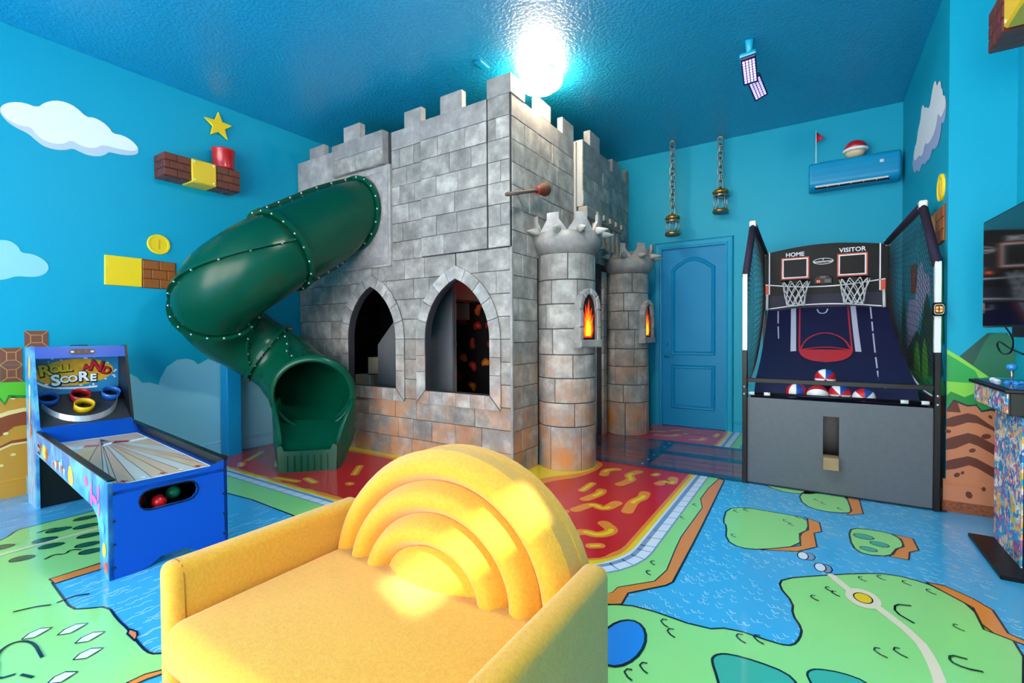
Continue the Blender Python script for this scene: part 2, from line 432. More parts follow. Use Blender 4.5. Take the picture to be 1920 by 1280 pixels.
# measured outlines of murals and floor print, metres on their own surface
POLY = {
 'isle_a': [(-0.106,4.221),(-0.073,3.992),(0.028,3.904),(0.194,3.95),(0.216,4.021),(0.204,4.299),(0.149,4.501),(0.001,4.472)],
 'isle_a_cliff': [(0.207,4.357),(0.279,4.318),(0.279,3.998),(0.18,3.908),(0.216,4.021),(0.204,4.299)],
 'isle_a0': [(-0.348,4.308),(-0.172,4.21),(0.008,4.293),(0.045,4.437),(-0.124,4.596),(-0.31,4.446)],
 'isle_b': [(-0.525,3.609),(-0.509,3.341),(-0.478,3.288),(-0.45,3.062),(-0.366,2.987),(-0.255,3.03),(-0.069,3.206),(-0.079,3.398),(-0.033,3.493),(-0.042,3.707),(-0.191,3.71),(-0.425,3.706)],
 'isle_b_cliff': [(-0.061,3.722),(0.026,3.666),(0.037,3.505),(-0.003,3.454),(0.011,3.239),(-0.083,3.112),(-0.26,3.026),(-0.069,3.206),(-0.079,3.398),(-0.033,3.493),(-0.042,3.707)],
 'isle_c': [(0.179,3.625),(0.181,3.353),(0.232,3.264),(0.36,3.319),(0.394,3.449),(0.436,3.508),(0.436,3.627),(0.395,3.698),(0.239,3.695)],
 'isle_c_cliff': [(0.394,3.69),(0.497,3.672),(0.5,3.496),(0.452,3.437),(0.433,3.317),(0.35,3.313),(0.394,3.449),(0.436,3.508),(0.436,3.627)],
 'stone1': [(-0.055,3.069)],
 'stone2': [(0.025,2.966)],
 'stone1b': [(-0.024,3.079)],
 'stone2b': [(0.052,2.968)],
 'big': [(-0.785,2.054),(-0.671,2.104),(-0.39,2.086),(-0.297,2.154),(-0.116,2.142),(-0.071,2.162),(-0.049,2.228),(-0.043,2.309),(-0.083,2.404),(-0.082,2.507),(-0.147,2.635),(-0.137,2.727),(0.022,2.863),(0.196,2.999),(0.33,3.075),(0.466,3.056),(0.521,2.996),(0.602,2.895),(0.596,2.703),(0.701,2.656),(0.592,2.238),(0.44,1.855),(-0.628,1.177),(-1.014,1.909)],
 'big_cliff': [(0.466,3.066),(0.534,3.07),(0.622,2.992),(0.671,2.915),(0.673,2.722),(0.711,2.695),(0.754,2.671),(0.744,2.633),(0.701,2.656),(0.596,2.703),(0.602,2.895),(0.521,2.996)],
 'path': [(0.074,2.891),(0.146,2.76),(0.191,2.721),(0.233,2.684),(0.352,2.481),(0.374,2.355),(0.378,2.209),(0.359,1.984)],
 'pond': [(-0.654,1.822)],
 'mound_a': [(-0.326,1.892),(-0.327,1.92),(-0.312,1.951),(-0.272,1.974),(-0.181,1.983),(-0.086,1.974),(-0.046,1.928),(-0.06,1.847),(-0.264,1.718),(-0.293,1.81)],
 'mound_b': [(-0.023,2.005),(-0.014,2.033),(0.01,2.058),(0.085,2.082),(0.156,2.075),(0.184,2.025),(0.016,1.896),(-0.01,1.964)],
 'strip_cliff': [(-0.69,4.332),(-0.643,4.297),(-0.619,3.501),(-0.61,3.173),(-0.604,2.896),(-0.596,2.401),(-0.616,2.352),(-0.751,2.185),(-0.746,2.078),(-0.889,1.977),(-0.935,2.08),(-0.822,2.151),(-0.815,2.21),(-0.679,2.362),(-0.657,2.507),(-0.68,2.79),(-0.69,2.967),(-0.678,3.539),(-0.726,3.723),(-0.721,4.026)],
 'leftland': [(-4.18,0.676),(-4.197,0.709),(-4.244,0.757),(-4.314,0.794),(-4.337,0.84),(-4.321,1.214),(-4.393,1.655),(-3.331,1.25),(-3.302,0.943),(-3.312,0.73),(-3.066,0.714),(-2.856,0.701),(-2.806,0.739),(-2.742,0.8),(-2.584,0.784),(-2.455,0.782),(-2.33,0.769),(-2.215,0.763),(-2.169,0.776),(-2.129,0.83),(-1.962,0.849),(-2.035,0.756),(-2.06,0.702),(-2.078,0.653),(-1.934,0.563),(-2.394,0.271)],
 'leftcliff': [(-3.308,0.728),(-3.294,0.973),(-3.211,0.952),(-3.224,0.731)],
 'leftcliff2': [(-2.451,0.784),(-2.4,0.794),(-2.37,0.785),(-2.336,0.765),(-2.42,0.767)],
 'leftcliff3': [(-2.078,0.653),(-2.074,0.707),(-2.041,0.759),(-2.016,0.755),(-2.038,0.7),(-2.045,0.659)],
 'leftpath': [(-3.915,0.631),(-3.91,1.106),(-3.918,1.364)],
 'tree0': [(-4.1,0.885),(-4.09,0.95),(-4.081,1.017)],
 'tree1': [(-4.204,1.043),(-4.196,1.115),(-4.187,1.189)],
 'tree2': [(-4.025,0.998),(-4.014,1.066),(-4.003,1.136)],
 'tree3': [(-3.972,0.797),(-3.961,0.857),(-3.949,0.919)],
 'tree4': [(-3.83,0.794),(-3.817,0.853),(-3.804,0.913)],
 'tree5': [(-3.752,0.661),(-3.738,0.714),(-3.725,0.769)],
 'tree6': [(-3.824,0.964),(-3.81,1.028),(-3.796,1.094)],
 'tree7': [(-3.668,0.915),(-3.652,0.976),(-3.636,1.039)],
 'tree8': [(-3.536,0.898),(-3.519,0.956),(-3.502,1.016)],
 'tree9': [(-4.052,0.634),(-4.042,0.69),(-4.032,0.747)],
 'rock0': [(-2.743,0.517),(-2.748,0.563),(-2.745,0.609)],
 'rock1': [(-2.654,0.605),(-2.658,0.654),(-2.653,0.702)],
 'rock2': [(-2.523,0.627),(-2.523,0.674),(-2.516,0.721)],
 'rock3': [(-2.4,0.59),(-2.399,0.634),(-2.39,0.678)],
 'rock4': [(-2.314,0.498),(-2.311,0.538),(-2.301,0.577)],
 'marks': [(-0.466,3.573),(-0.41,3.632),(-0.098,3.672),(-0.164,3.556),(-0.131,3.513),(-0.42,3.129),(0.199,2.918),(0.28,2.982),(0.38,2.985),(0.465,2.945),(0.057,2.715),(0.082,2.686),(-0.002,2.589),(-0.543,2.02),(-0.502,1.967),(-0.254,2.082),(-0.193,2.113),(0.212,2.275),(0.277,2.316),(0.507,2.647),(-0.739,2.527),(-0.727,2.409),(-0.732,3.546),(-0.751,3.256),(0.008,4.123),(0.049,4.068),(0.146,4.001),(-0.535,1.704),(-0.572,1.64)],
 'cloud': [(0.946,3.008),(0.968,3.042),(1.011,3.075),(1.078,3.097),(1.154,3.087),(1.194,3.144),(1.258,3.189),(1.324,3.202),(1.391,3.185),(1.458,3.126),(1.504,3.144),(1.568,3.127),(1.613,3.091),(1.636,3.05),(1.709,3.06),(1.777,3.035),(1.817,2.994),(1.827,2.948),(1.806,2.917),(1.745,2.891),(1.667,2.879),(1.605,2.88),(1.582,2.847),(1.535,2.815),(1.463,2.804),(1.411,2.816),(1.364,2.832),(1.317,2.802),(1.259,2.784),(1.188,2.788),(1.141,2.82),(1.096,2.863),(1.037,2.879),(0.987,2.907),(0.955,2.946),(0.942,2.976)],
 'cloudface': [(0.946,3.008),(0.968,3.042),(1.011,3.075),(1.078,3.097),(1.154,3.087),(1.194,3.144),(1.258,3.189),(1.324,3.202),(1.391,3.185),(1.458,3.126),(1.504,3.144),(1.568,3.127),(1.613,3.091),(1.636,3.05),(1.709,3.06),(1.777,3.035),(1.817,2.994),(1.822,2.971),(1.786,2.941),(1.687,2.927),(1.564,2.928),(1.518,2.884),(1.464,2.867),(1.412,2.872),(1.352,2.897),(1.31,2.852),(1.252,2.831),(1.188,2.836),(1.142,2.868),(1.113,2.919),(1.052,2.905),(0.987,2.927),(0.952,2.965)],
 'cloud2': [(0.887,1.974),(0.929,1.994),(0.986,1.995),(1.029,1.955),(1.039,1.909),(1.111,1.909),(1.173,1.874),(1.205,1.818),(1.179,1.756),(1.116,1.723),(1.011,1.725),(0.967,1.698),(0.924,1.684),(0.868,1.679)],
 'cloudbig': [(1.597,0.88),(1.635,0.901),(1.713,0.913),(1.783,0.865),(1.818,0.812),(1.876,0.811),(1.95,0.781),(1.962,0.837),(2.019,0.949),(2.11,1.015),(2.192,1.02),(2.252,0.999),(2.294,0.956),(2.388,1.008),(2.491,0.954),(2.654,1.01),(2.854,0.926),(3.163,0.783),(3.432,0.584),(3.423,-0.067),(1.585,0.179)],
 'grass': [(0.766,0.911),(0.911,0.898),(1.038,0.892),(1.114,0.889),(1.112,0.777),(1.036,0.786),(0.977,0.794),(0.953,0.797),(0.942,0.769),(0.931,0.74),(0.909,0.784),(0.863,0.73),(0.764,0.806)],
 'band1': [(0.761,0.574),(0.906,0.626),(0.952,0.641),(1.034,0.657),(1.11,0.651),(1.109,0.543),(1.032,0.55),(0.981,0.548),(0.904,0.482),(0.759,0.469)],
 'band1l': [(0.761,0.595),(0.907,0.658),(0.952,0.674),(1.034,0.687),(1.111,0.686),(1.11,0.651),(1.034,0.657),(0.952,0.641),(0.906,0.626),(0.761,0.572)],
 'band2': [(0.757,0.364),(0.902,0.408),(0.964,0.44),(1.058,0.444),(1.107,0.435),(1.106,0.412),(1.058,0.419),(0.963,0.418),(0.902,0.392),(0.757,0.348)],
 'band2l': [(0.757,0.348),(0.902,0.392),(0.963,0.418),(1.058,0.419),(1.106,0.412),(1.106,0.398),(1.058,0.406),(0.963,0.401),(0.902,0.375),(0.756,0.332)],
 'pebbles': [(0.978,0.77),(0.971,0.329),(0.904,0.257),(0.934,0.5)],
 'hill_dark': [(0.828,1.072),(0.918,1.177),(0.969,1.235),(1.063,1.234),(1.117,1.123),(1.131,0.938),(0.971,0.94)],
 'hill_mid': [(0.898,1.014),(0.956,1.178),(0.983,1.225),(1.037,1.239),(1.09,1.206),(1.117,1.086),(1.131,0.938),(0.971,0.94)],
 'hill_bright': [(0.761,1.103),(0.909,0.985),(0.975,0.94),(1.157,0.902),(1.158,0.874),(0.762,0.896)],
 'hill_line': [(0.76,1.123),(0.833,1.072),(0.975,0.942),(0.93,0.927),(0.909,0.98),(0.761,1.093)],
 'hill_pale': [(0.743,0.9),(0.909,0.894),(1.158,0.874),(1.158,0.791),(0.91,0.812),(0.857,0.797),(0.788,0.832),(0.744,0.801)],
 'grass_zig': [(0.744,0.803),(0.788,0.832),(0.857,0.797),(0.91,0.829),(0.986,0.779),(1.158,0.791),(1.159,0.699),(0.987,0.731),(0.944,0.716),(0.917,0.755),(0.872,0.745),(0.803,0.78),(0.745,0.72)],
 'zigline': [(0.745,0.708),(0.803,0.777),(0.872,0.743),(0.917,0.752),(0.944,0.709),(0.99,0.73),(1.159,0.69),(1.159,0.676),(0.99,0.717),(0.942,0.701),(0.916,0.743),(0.872,0.733),(0.803,0.766),(0.745,0.696)],
 'soil_r': [(0.715,0.71),(0.803,0.771),(0.872,0.737),(0.917,0.75),(0.944,0.709),(0.99,0.727),(1.159,0.69),(1.165,-0.023),(0.721,-0.12)],
 'rband0': [(0.745,0.638),(0.797,0.657),(0.876,0.689),(0.918,0.678),(0.987,0.617),(1.161,0.533),(1.161,0.505),(0.988,0.589),(0.925,0.623),(0.876,0.625),(0.804,0.589),(0.746,0.585)],
 'rband1': [(0.746,0.499),(0.798,0.517),(0.877,0.553),(0.919,0.543),(0.988,0.501),(1.162,0.422),(1.162,0.348),(0.989,0.431),(0.926,0.471),(0.884,0.486),(0.813,0.438),(0.747,0.422)],
 'rband2': [(0.747,0.345),(0.799,0.362),(0.878,0.394),(0.92,0.384),(0.99,0.343),(1.163,0.274),(1.163,0.209),(0.99,0.276),(0.928,0.317),(0.885,0.333),(0.814,0.297),(0.748,0.283)],
 'rpeb': [(0.775,0.554),(0.966,0.539),(0.899,0.436),(0.823,0.257),(0.851,0.276),(0.955,0.184),(0.883,0.132),(0.986,0.672)],
 'snow': [(6.072,1.355),(5.972,1.55),(5.62,1.547),(5.493,1.784),(5.366,1.85),(5.283,1.84),(5.238,1.757),(5.081,1.71),(4.97,1.699),(4.928,1.535),(5.112,1.547),(5.386,1.342),(5.513,1.246),(6.057,1.064)],
 'rmt': [(6.597,0.847),(6.169,1.023),(5.514,1.262),(5.379,1.198),(5.089,1.561),(4.923,1.419),(4.588,1.192),(4.46,0.934),(4.899,0.871),(6.275,0.773)],
 'rtree1': [(5.639,0.96),(5.599,1.096),(5.466,1.181),(5.358,1.103),(5.278,0.838),(5.585,0.812)],
 'rtree2': [(5.244,0.981),(5.21,1.138),(5.135,1.2),(5.04,1.127),(4.934,0.868),(5.237,0.842)],
 'rbrick': [(5.882,1.879),(5.569,1.859),(5.575,1.594),(5.848,1.596)],
 'rgreenpost': [(4.654,1.761),(4.613,1.797),(4.553,1.789),(4.505,1.749),(4.458,1.155),(4.61,1.151)],
 'rcloud': [(5.798,2.779),(5.829,2.867),(5.7,2.949),(5.615,2.952),(5.537,3.044),(5.42,3.089),(5.371,3.184),(5.296,3.176),(5.235,3.117),(5.165,3.105),(5.108,3.066),(5.027,3.048),(4.965,3.102),(4.905,3.154),(4.845,3.172),(4.796,3.151),(4.759,3.091),(4.691,3.104),(4.635,3.079),(4.61,3.014),(4.567,2.993),(4.554,2.937),(4.491,2.916),(4.438,2.836),(4.47,2.768),(4.519,2.728),(4.6,2.77),(4.624,2.694),(4.717,2.64),(4.822,2.643),(4.915,2.68),(5.022,2.628),(5.144,2.652),(5.214,2.641),(5.326,2.692),(5.478,2.65),(5.604,2.716),(5.706,2.707)],
 'rcloudf': [(5.765,2.847),(5.7,2.949),(5.615,2.952),(5.537,3.044),(5.42,3.089),(5.371,3.184),(5.296,3.176),(5.235,3.117),(5.165,3.105),(5.108,3.066),(5.027,3.048),(4.965,3.102),(4.905,3.154),(4.845,3.172),(4.796,3.151),(4.759,3.091),(4.691,3.104),(4.635,3.079),(4.61,3.014),(4.567,2.993),(4.554,2.937),(4.491,2.916),(4.458,2.845),(4.497,2.814),(4.629,2.805),(4.704,2.882),(4.769,2.795),(4.888,2.761),(5.095,2.765),(5.187,2.823),(5.328,2.743),(5.486,2.806),(5.608,2.799)],
}

# ------------------------------------------------------------------ room shell
floor = add('floor', MB().box(LX - 0.1, RX2 + 0.1, REAR - 0.1, BY + 0.1, -0.08, 0.0), m_water, kind='structure')
ceiling = add('ceiling', MB().box(LX - 0.1, RX2 + 0.1, REAR - 0.1, BY + 0.1, H, H + 0.08), m_ceil, kind='structure')
wall_left = add('wall_left', MB().box(LX - 0.1, LX, REAR, BY, 0, H), m_wall, kind='structure')
wall_right = add('wall_right', MB().box(RX, RX2 + 0.1, RY, BY, 0, H), m_wall, kind='structure')
# nearer stretch of the right wall, unseen high opening made for the sofa's sun patch
mb = MB().prism([(REAR, 0), (RY, 0), (RY, H), (REAR, H)], lambda a, b, t: Vector((RX2 + t, a, b)), 0, 0.10, holes=[[(0.20, 2.17), (0.68, 2.17), (0.68, 2.43), (0.20, 2.43)]])
wall_front_right = add('wall_front_right', mb, m_wall, kind='structure')
mb = MB()
DO = [(-1.745, 0.0), (-1.745, 2.36), (-0.955, 2.36), (-0.955, 0.0)]
mb.prism([(LX, 0), DO[0], DO[1], DO[2], DO[3], (RX, 0), (RX, H), (LX, H)], lambda a, b, t: Vector((a, BY + t, b)), 0, 0.10)
wall_back = add('wall_back', mb, m_wall, kind='structure')
# wall behind the camera: three tall glazed openings
mb = MB().prism([(LX, 0), (RX2, 0), (RX2, H), (LX, H)], lambda a, b, t: Vector((a, REAR - t, b)), 0, 0.12,
                holes=[[(x0, 0.06), (x1, 0.06), (x1, 2.95), (x0, 2.95)] for x0, x1 in ((-4.9, -3.15), (-2.95, -1.15), (-0.95, 0.9))])
wall_rear = add('wall_rear', mb, m_wall, kind='structure')

# frames and panes of the openings the camera has behind it
def pane_mat():
    m = bpy.data.materials.new('clear_window_pane'); m.use_nodes = True; nt = m.node_tree; N = nt.nodes; N.clear()
    o = N.new('ShaderNodeOutputMaterial'); mx = N.new('ShaderNodeMixShader'); mx.inputs[0].default_value = 0.06
    tr = N.new('ShaderNodeBsdfTransparent'); gl_ = N.new('ShaderNodeBsdfGlossy'); gl_.inputs['Roughness'].default_value = 0.02
    nt.links.new(tr.outputs[0], mx.inputs[1]); nt.links.new(gl_.outputs[0], mx.inputs[2]); nt.links.new(mx.outputs[0], o.inputs[0]); return m
m_pane = pane_mat()
f_rear = lambda a, b, t: Vector((a, REAR + t, b))
for k, (x0, x1) in enumerate(((-4.9, -3.15), (-2.95, -1.15), (-0.95, 0.9))):
    xm = (x0 + x1) / 2
    wf = add('window_%d' % (k + 1), MB().prism([(x0, .06), (x1, .06), (x1, 2.95), (x0, 2.95)], f_rear, -0.08, -0.03, holes=[[(x0 + .05, .11), (xm - .02, .11), (xm - .02, 2.90), (x0 + .05, 2.90)], [(xm + .02, .11), (x1 - .05, .11), (x1 - .05, 2.90), (xm + .02, 2.90)]]), m_white, kind='structure')
    for a0, a1 in ((x0 + .05, xm - .02), (xm + .02, x1 - .05)): paint('pane', wf, [(a0, .11), (a1, .11), (a1, 2.90), (a0, 2.90)], f_rear, -0.055, m_pane)

# baseboards: a tall board with a moulded cap
def board(name, fm, a0, a1, mat, h=0.14):
    prof = [(0, 0), (0.016, 0), (0.016, h - 0.035), (0.010, h - 0.030), (0.012, h - 0.012), (0.004, h), (0, h)]
    mb = MB(); n = len(prof)
    mb.add([fm(a, p[1], p[0]) for a in (a0, a1) for p in prof], [(i, (i + 1) % n, n + (i + 1) % n, n + i) for i in range(n)] + [tuple(range(n)), tuple(range(n, 2 * n))])
    return add(name, mb, mat, kind='structure')
board('baseboard_left', f_left, 1.04, CY, m_pale)
board('baseboard_soil', f_left, -0.5, 1.04, m_tan)
board('baseboard_back', f_back, -0.86, RX, m_trim)
board('baseboard_right', f_right, RY, BY, m_soil)
board('baseboard_return', f_ret, RX - 0.016, RX2, m_soil, 0.22)
# pebbly plinth strip under the return
add('trim_1', MB().box(RX - 0.02, RX2, RY - 0.022, RY - 0.001, 0, 0.075), M('pebble_plinth', '#a8603c', 0.8, bump=(90, 0.8, 0.02), var=(60, '#7c4027', 0.2)), kind='structure')

# ---- door with moulded casing and two raised panels
dr = add('door_1', MB().box(-1.742, -0.958, BY + 0.018, BY + 0.06, 0.012, 2.357), m_door, kind='structure')
def moulding(mb, pts, fm, closed=False, w=0.03, hgt=0.012):
    """thin raised band with a ridge profile along 2-D points"""
    n = len(pts); P = [Vector(p) for p in pts]; rows = []
    for i in range(n):
        a = P[(i - 1) % n] if (closed or i > 0) else P[i]; b = P[(i + 1) % n] if (closed or i < n - 1) else P[i]
        d1 = (P[i] - a).normalized() if (P[i] - a).length > 1e-9 else (b - P[i]).normalized()
        d2 = (b - P[i]).normalized() if (b - P[i]).length > 1e-9 else d1
        nn = Vector((-(d1 + d2).y, (d1 + d2).x)); nn = nn.normalized(); c = max(0.4, nn.dot(Vector((-d1.y, d1.x)))); nn = nn / c
        rows.append([fm(*(P[i] + nn * o), t) for o, t in ((-w / 2, 0), (-w * 0.35, hgt), (0, hgt * 0.35), (w * 0.3, hgt * 0.8), (w / 2, 0))])
    k = 5; vs = [p for r in rows for p in r]; fs = []
    for i in range(n if closed else n - 1):
        j = (i + 1) % n
        for q in range(k - 1): fs.append((i * k + q, i * k + q + 1, j * k + q + 1, j * k + q))
    mb.add(vs, fs); return mb
f_door = lambda a, b, t: Vector((a, BY + 0.018 - t, b))
arch = [(-1.60, 0.98), (-1.10, 0.98), (-1.10, 2.08)] + [(-1.10 - 0.5 * k / 10, 2.08 + 0.13 * math.sin(PI * k / 10)) for k in range(1, 10)] + [(-1.60, 2.08)]
add('door_panel', moulding(MB(), arch, f_door, True, 0.05, 0.014), m_door, dr)
add('door_panel', moulding(MB(), [(-1.60, 0.27), (-1.10, 0.27), (-1.10, 0.80), (-1.60, 0.80)], f_door, True, 0.05, 0.014), m_door, dr)
mb = MB().lathe([(0.0, 0.0), (0.028, 0.0), (0.028, 0.012), (0.011, 0.016), (0.011, 0.05), (0, 0.05)], (-1.69, BY + 0.018, 0.94), (0, -1, 0), 16)
mb.tube([(-1.69, BY - 0.03, 0.94), (-1.65, BY - 0.034, 0.945), (-1.58, BY - 0.03, 0.935)], [0.010, 0.009, 0.007], 8)
add('door_handle', mb, m_trim, dr)
add('dead_bolt', MB().lathe([(0, 0), (0.027, 0), (0.025, 0.018), (0.012, 0.022), (0, 0.022)], (-1.69, BY + 0.018, 1.10), (0, -1, 0), 16), m_trim, dr)
cas = []
for o, t in ((0.0, 0.0), (0.0, 0.018), (0.016, 0.022), (0.030, 0.014), (0.072, 0.020), (0.085, 0.028), (0.095, 0.0)):
    cas.append([f_back(*p, t) for p in ((-1.745 - o, 0), (-1.745 - o, 2.36 + o), (-0.955 + o, 2.36 + o), (-0.955 + o, 0))])
mb = MB(); mb.add([p for r in cas for p in r], [(i * 4 + j, (i + 1) * 4 + j, (i + 1) * 4 + j + 1, i * 4 + j + 1) for i in range(6) for j in range(3)])
add('door_casing', mb, m_trim, dr)
mb = MB().box(-1.76, -1.742, BY + 0.0, BY + 0.09, 0, 2.375).box(-0.958, -0.94, BY, BY + 0.09, 0, 2.375).box(-1.76, -0.94, BY, BY + 0.09, 2.357, 2.375).box(-1.76, -0.94, BY + 0.065, BY + 0.09, 0, 2.37)
add('door_jamb', mb, m_trim, dr)

# ------------------------------------------------------------------ murals on the walls
def mural(name, wall, key, fm, t, mat, sm=0, poly=None):
    p = poly or POLY[key]
    return paint(name, wall, smooth_poly(p, sm) if sm else p, fm, t, mat)
for k in ('grass', 'band1', 'band1l', 'band2', 'band2l'): POLY[k] = [(-0.5 if a < 0.77 else a, b) for a, b in POLY[k]]
POLY['cloud2'] = POLY['cloud2'] + [(0.79, 1.70), (0.70, 1.69), (0.64, 1.75), (0.68, 1.84), (0.76, 1.86), (0.80, 1.94)]
mural('cloud_mural', wall_left, 'cloud', f_left, 0.003, m_cloudgrey, 2)
mural('cloud_mural_face', wall_left, 'cloudface', f_left, 0.005, m_white, 1)
mural('pale_cloud_mural', wall_left, 'cloud2', f_left, 0.003, m_paler, 2)
mural('cloud_bank_mural', wall_left, 'cloudbig', f_left, 0.003, m_pale, 0)
mural('soil_mural', wall_left, None, f_left, 0.002, m_tan, poly=[(-0.5, 0), (1.115, 0), (1.115, 0.83), (-0.5, 0.9)])
mural('soil_band', wall_left, 'band1', f_left, 0.004, m_rust); mural('soil_band', wall_left, 'band1l', f_left, 0.004, m_tanlt)
mural('soil_band', wall_left, 'band2', f_left, 0.004, m_rust); mural('soil_band', wall_left, 'band2l', f_left, 0.004, m_tanlt)
mural('grass_mural', wall_left, None, f_left, 0.006, m_grassd, poly=[(p[0], p[1] - 0.022) for p in POLY['grass']])
mural('grass_mural', wall_left, 'grass', f_left, 0.008, m_grass)
for y, z in POLY['pebbles']: paint('pebble_mural', wall_left, oval(y, z, 0.016, 0.011, 12), f_left, 0.006, m_tanlt)
def block_mural(y0, y1, z0, z1):
    o = paint('block_mural', wall_left, [(y0, z0), (y1, z0), (y1, z1), (y0, z1)], f_left, 0.004, m_bblock)
    i = 0.035; mb = MB()
    q = [(y0 + i, z0 + i), (y1 - i, z0 + i), (y1 - i, z1 - i), (y0 + i, z1 - i)]; c = [(y0, z0), (y1, z0), (y1, z1), (y0, z1)]
    for k in range(4): mb.stroke([q[k], q[(k + 1) % 4]], 0.006, f_left, 0.0055, False); mb.stroke([c[k], q[k]], 0.006, f_left, 0.0055, False)
    add('block_mural_edge', mb, m_bblock2, o, fix=False)
block_mural(1.048, 1.186, 1.165, 1.296); block_mural(0.913, 1.034, 1.031, 1.163); block_mural(0.913, 1.034, 0.896, 1.028); block_mural(0.79, 0.91, 0.9, 1.03); block_mural(0.79, 0.91, 1.033, 1.165)

# mural beside and behind the hoops
Y = RX
mural('cloud_mural', wall_right, 'rcloud', f_right, 0.003, m_lilac, 1)
mural('cloud_mural_face', wall_right, 'rcloudf', f_right, 0.005, m_white, 1)
paint('snow_mural', wall_right, POLY['snow'], f_right, 0.003, m_lilac)
paint('brick_mural', wall_right, POLY['rbrick'], f_right, 0.004, m_rust)
paint('hill_mural', wall_right, [(min(p[0], 6.44), p[1]) for p in POLY['rmt']], f_right, 0.005, m_hilld)
paint('hill_mural', wall_right, [(6.41, 0.75), (6.37, 1.515), (6.255, 1.566), (6.193, 1.507), (6.16, 0.75)], f_right, 0.006, m_hillm)
paint('hill_mural', wall_right, [(6.44, 0.5), (6.44, 0.84), (5.733, 0.886), (4.458, 0.9), (4.39, 0.87), (4.39, 0.5)], f_right, 0.007, m_hillb)
for k in ('rtree1', 'rtree2'): paint('tree_mural', wall_right, smooth_poly(POLY[k], 1), f_right, 0.008, m_grass)
paint('post_mural', wall_right, POLY['rgreenpost'], f_right, 0.006, m_grassd)
paint('soil_mural', wall_right, [(4.39, 0), (6.44, 0), (6.44, 0.62), (4.39, 0.8)], f_right, 0.008, m_soild)
for w, k, m in (('hill_mural', 'hill_dark', m_hilld), ('hill_mural', 'hill_mid', m_hillm), ('hill_mural', 'hill_bright', m_hillb), ('hill_mural', 'hill_line', m_hillp), ('hill_mural', 'hill_pale', m_hillp), ('soil_mural', 'soil_r', m_soil),
                ('soil_band', 'rband0', m_soild), ('soil_band', 'rband1', m_soild), ('soil_band', 'rband2', m_soild), ('grass_mural', 'grass_zig', m_grassd), ('outline_mural', 'zigline', m_black)):
    p = [(min(max(a, RX), RX2), b) for a, b in POLY[k]]
    tt = {'hill_dark': .002, 'hill_mid': .003, 'hill_bright': .004, 'hill_line': .005, 'hill_pale': .006, 'soil_r': .005, 'grass_zig': .008, 'zigline': .009}.get(k, .006)
    paint(w, wall_right, p, f_ret, tt, m)
paint('soil_mural', wall_right, [(RX, 0.69), (0.80, 0.775), (0.82, 0.765), (0.84, 0.69)], f_ret, 0.007, m_soild)
for k, (a, b) in enumerate(POLY['rpeb']):
    r = (0.018, 0.026, 0.02, 0.02, 0.013, 0.016, 0.026, 0.014)[k]
    paint('pebble_mural', wall_right, oval(a, b, r, r * 0.7, 7, 0.3 * k), f_ret, 0.0075 if b > 0.22 else 0.018, m_soild)
for k in range(2):   # nearer stretch carries the hill and soil on
    zz = ((0, 0.7), (0.7, 0.93))[k]
    paint(('soil_mural', 'hill_mural')[k], wall_front_right, [(RY, zz[0]), (RY, zz[1]), (1.0, zz[1]), (1.0, zz[0])], lambda a, b, t: Vector((RX2 - t, a, b)), 0.003, (m_soil, m_hillp)[k])

# flat boards fixed to the walls: plain yellow square, bricks, coins
def brick_board(parent, fm, y0, y1, z0, z1, s=1):
    """two courses-and-a-half of shallow bricks on a mortar board"""
    hgt = (z1 - z0) / 3; w = (y1 - y0); g = 0.006
    for r in range(3):
        cuts = ([0, .5, 1], [0, .27, .74, 1], [0, .5, 1])[r]
        for c0, c1 in zip(cuts[:-1], cuts[1:]):
            a0, a1 = y0 + w * c0 + g / 2, y0 + w * c1 - g / 2; b0, b1 = z1 - hgt * (r + 1) + g / 2, z1 - hgt * r - g / 2
            add('brick', MB().prism([(a0, b0), (a1, b0), (a1, b1), (a0, b1)], fm, 0.008, 0.016, inset=0.003), m_brick, parent)
t = thing('wall_plaque', (LX, 1.83, 1.70), 'yellow and brown brick square plaque pair flat on the blue wall beside the green slide', 'plaque')
add('yellow_panel', MB().prism([(1.555, 1.703), (1.828, 1.703), (1.832, 1.965), (1.560, 1.966)], f_left, 0, 0.014, inset=0.003), m_yellow, t)
bp = add('brick_panel', MB().prism([(1.828, 1.697), (2.103, 1.695), (2.110, 1.957), (1.832, 1.964)], f_left, 0, 0.009), m_mortar, t)
brick_board(bp, f_left, 1.834, 2.104, 1.698, 1.958)
t = thing('wall_plaque', (RX, 4.6, 1.88), 'orange and brown brick plaque pair on the wall right of the basketball game', 'plaque')
add('orange_panel', MB().prism([(4.722, 1.885), (4.97, 1.885), (4.97, 2.145), (4.715, 2.145)], f_right, 0, 0.014, inset=0.003), m_orangeblk, t)
bp = add('brick_panel', MB().prism([(4.45, 1.885), (4.722, 1.885), (4.715, 2.145), (4.445, 2.145)], f_right, 0, 0.009), m_mortar, t)
brick_board(bp, f_right, 4.45, 4.718, 1.888, 2.142)
def coin(fm, c, ax, r, label):
    mb = MB().lathe([(0, 0), (r, 0), (r, 0.012), (r * .97, 0.016), (r * 0.80, 0.016), (r * 0.77, 0.012), (0, 0.012)], fm(c[0], c[1], 0), ax, 32, smooth=False)
    o = add('coin', mb, m_yellow, None, label, 'coin', 'round yellow discs on the walls')
    add('coin_bar', MB().prism([(c[0] - r * .08, c[1] - r * .5), (c[0] + r * .08, c[1] - r * .5), (c[0] + r * .08, c[1] + r * .5), (c[0] - r * .08, c[1] + r * .5)], fm, 0.012, 0.015), m_gold, o)
coin(f_left, (1.97, 2.118), (1, 0, 0), 0.094, 'round yellow coin disc on the wall above the plaque beside the slide')
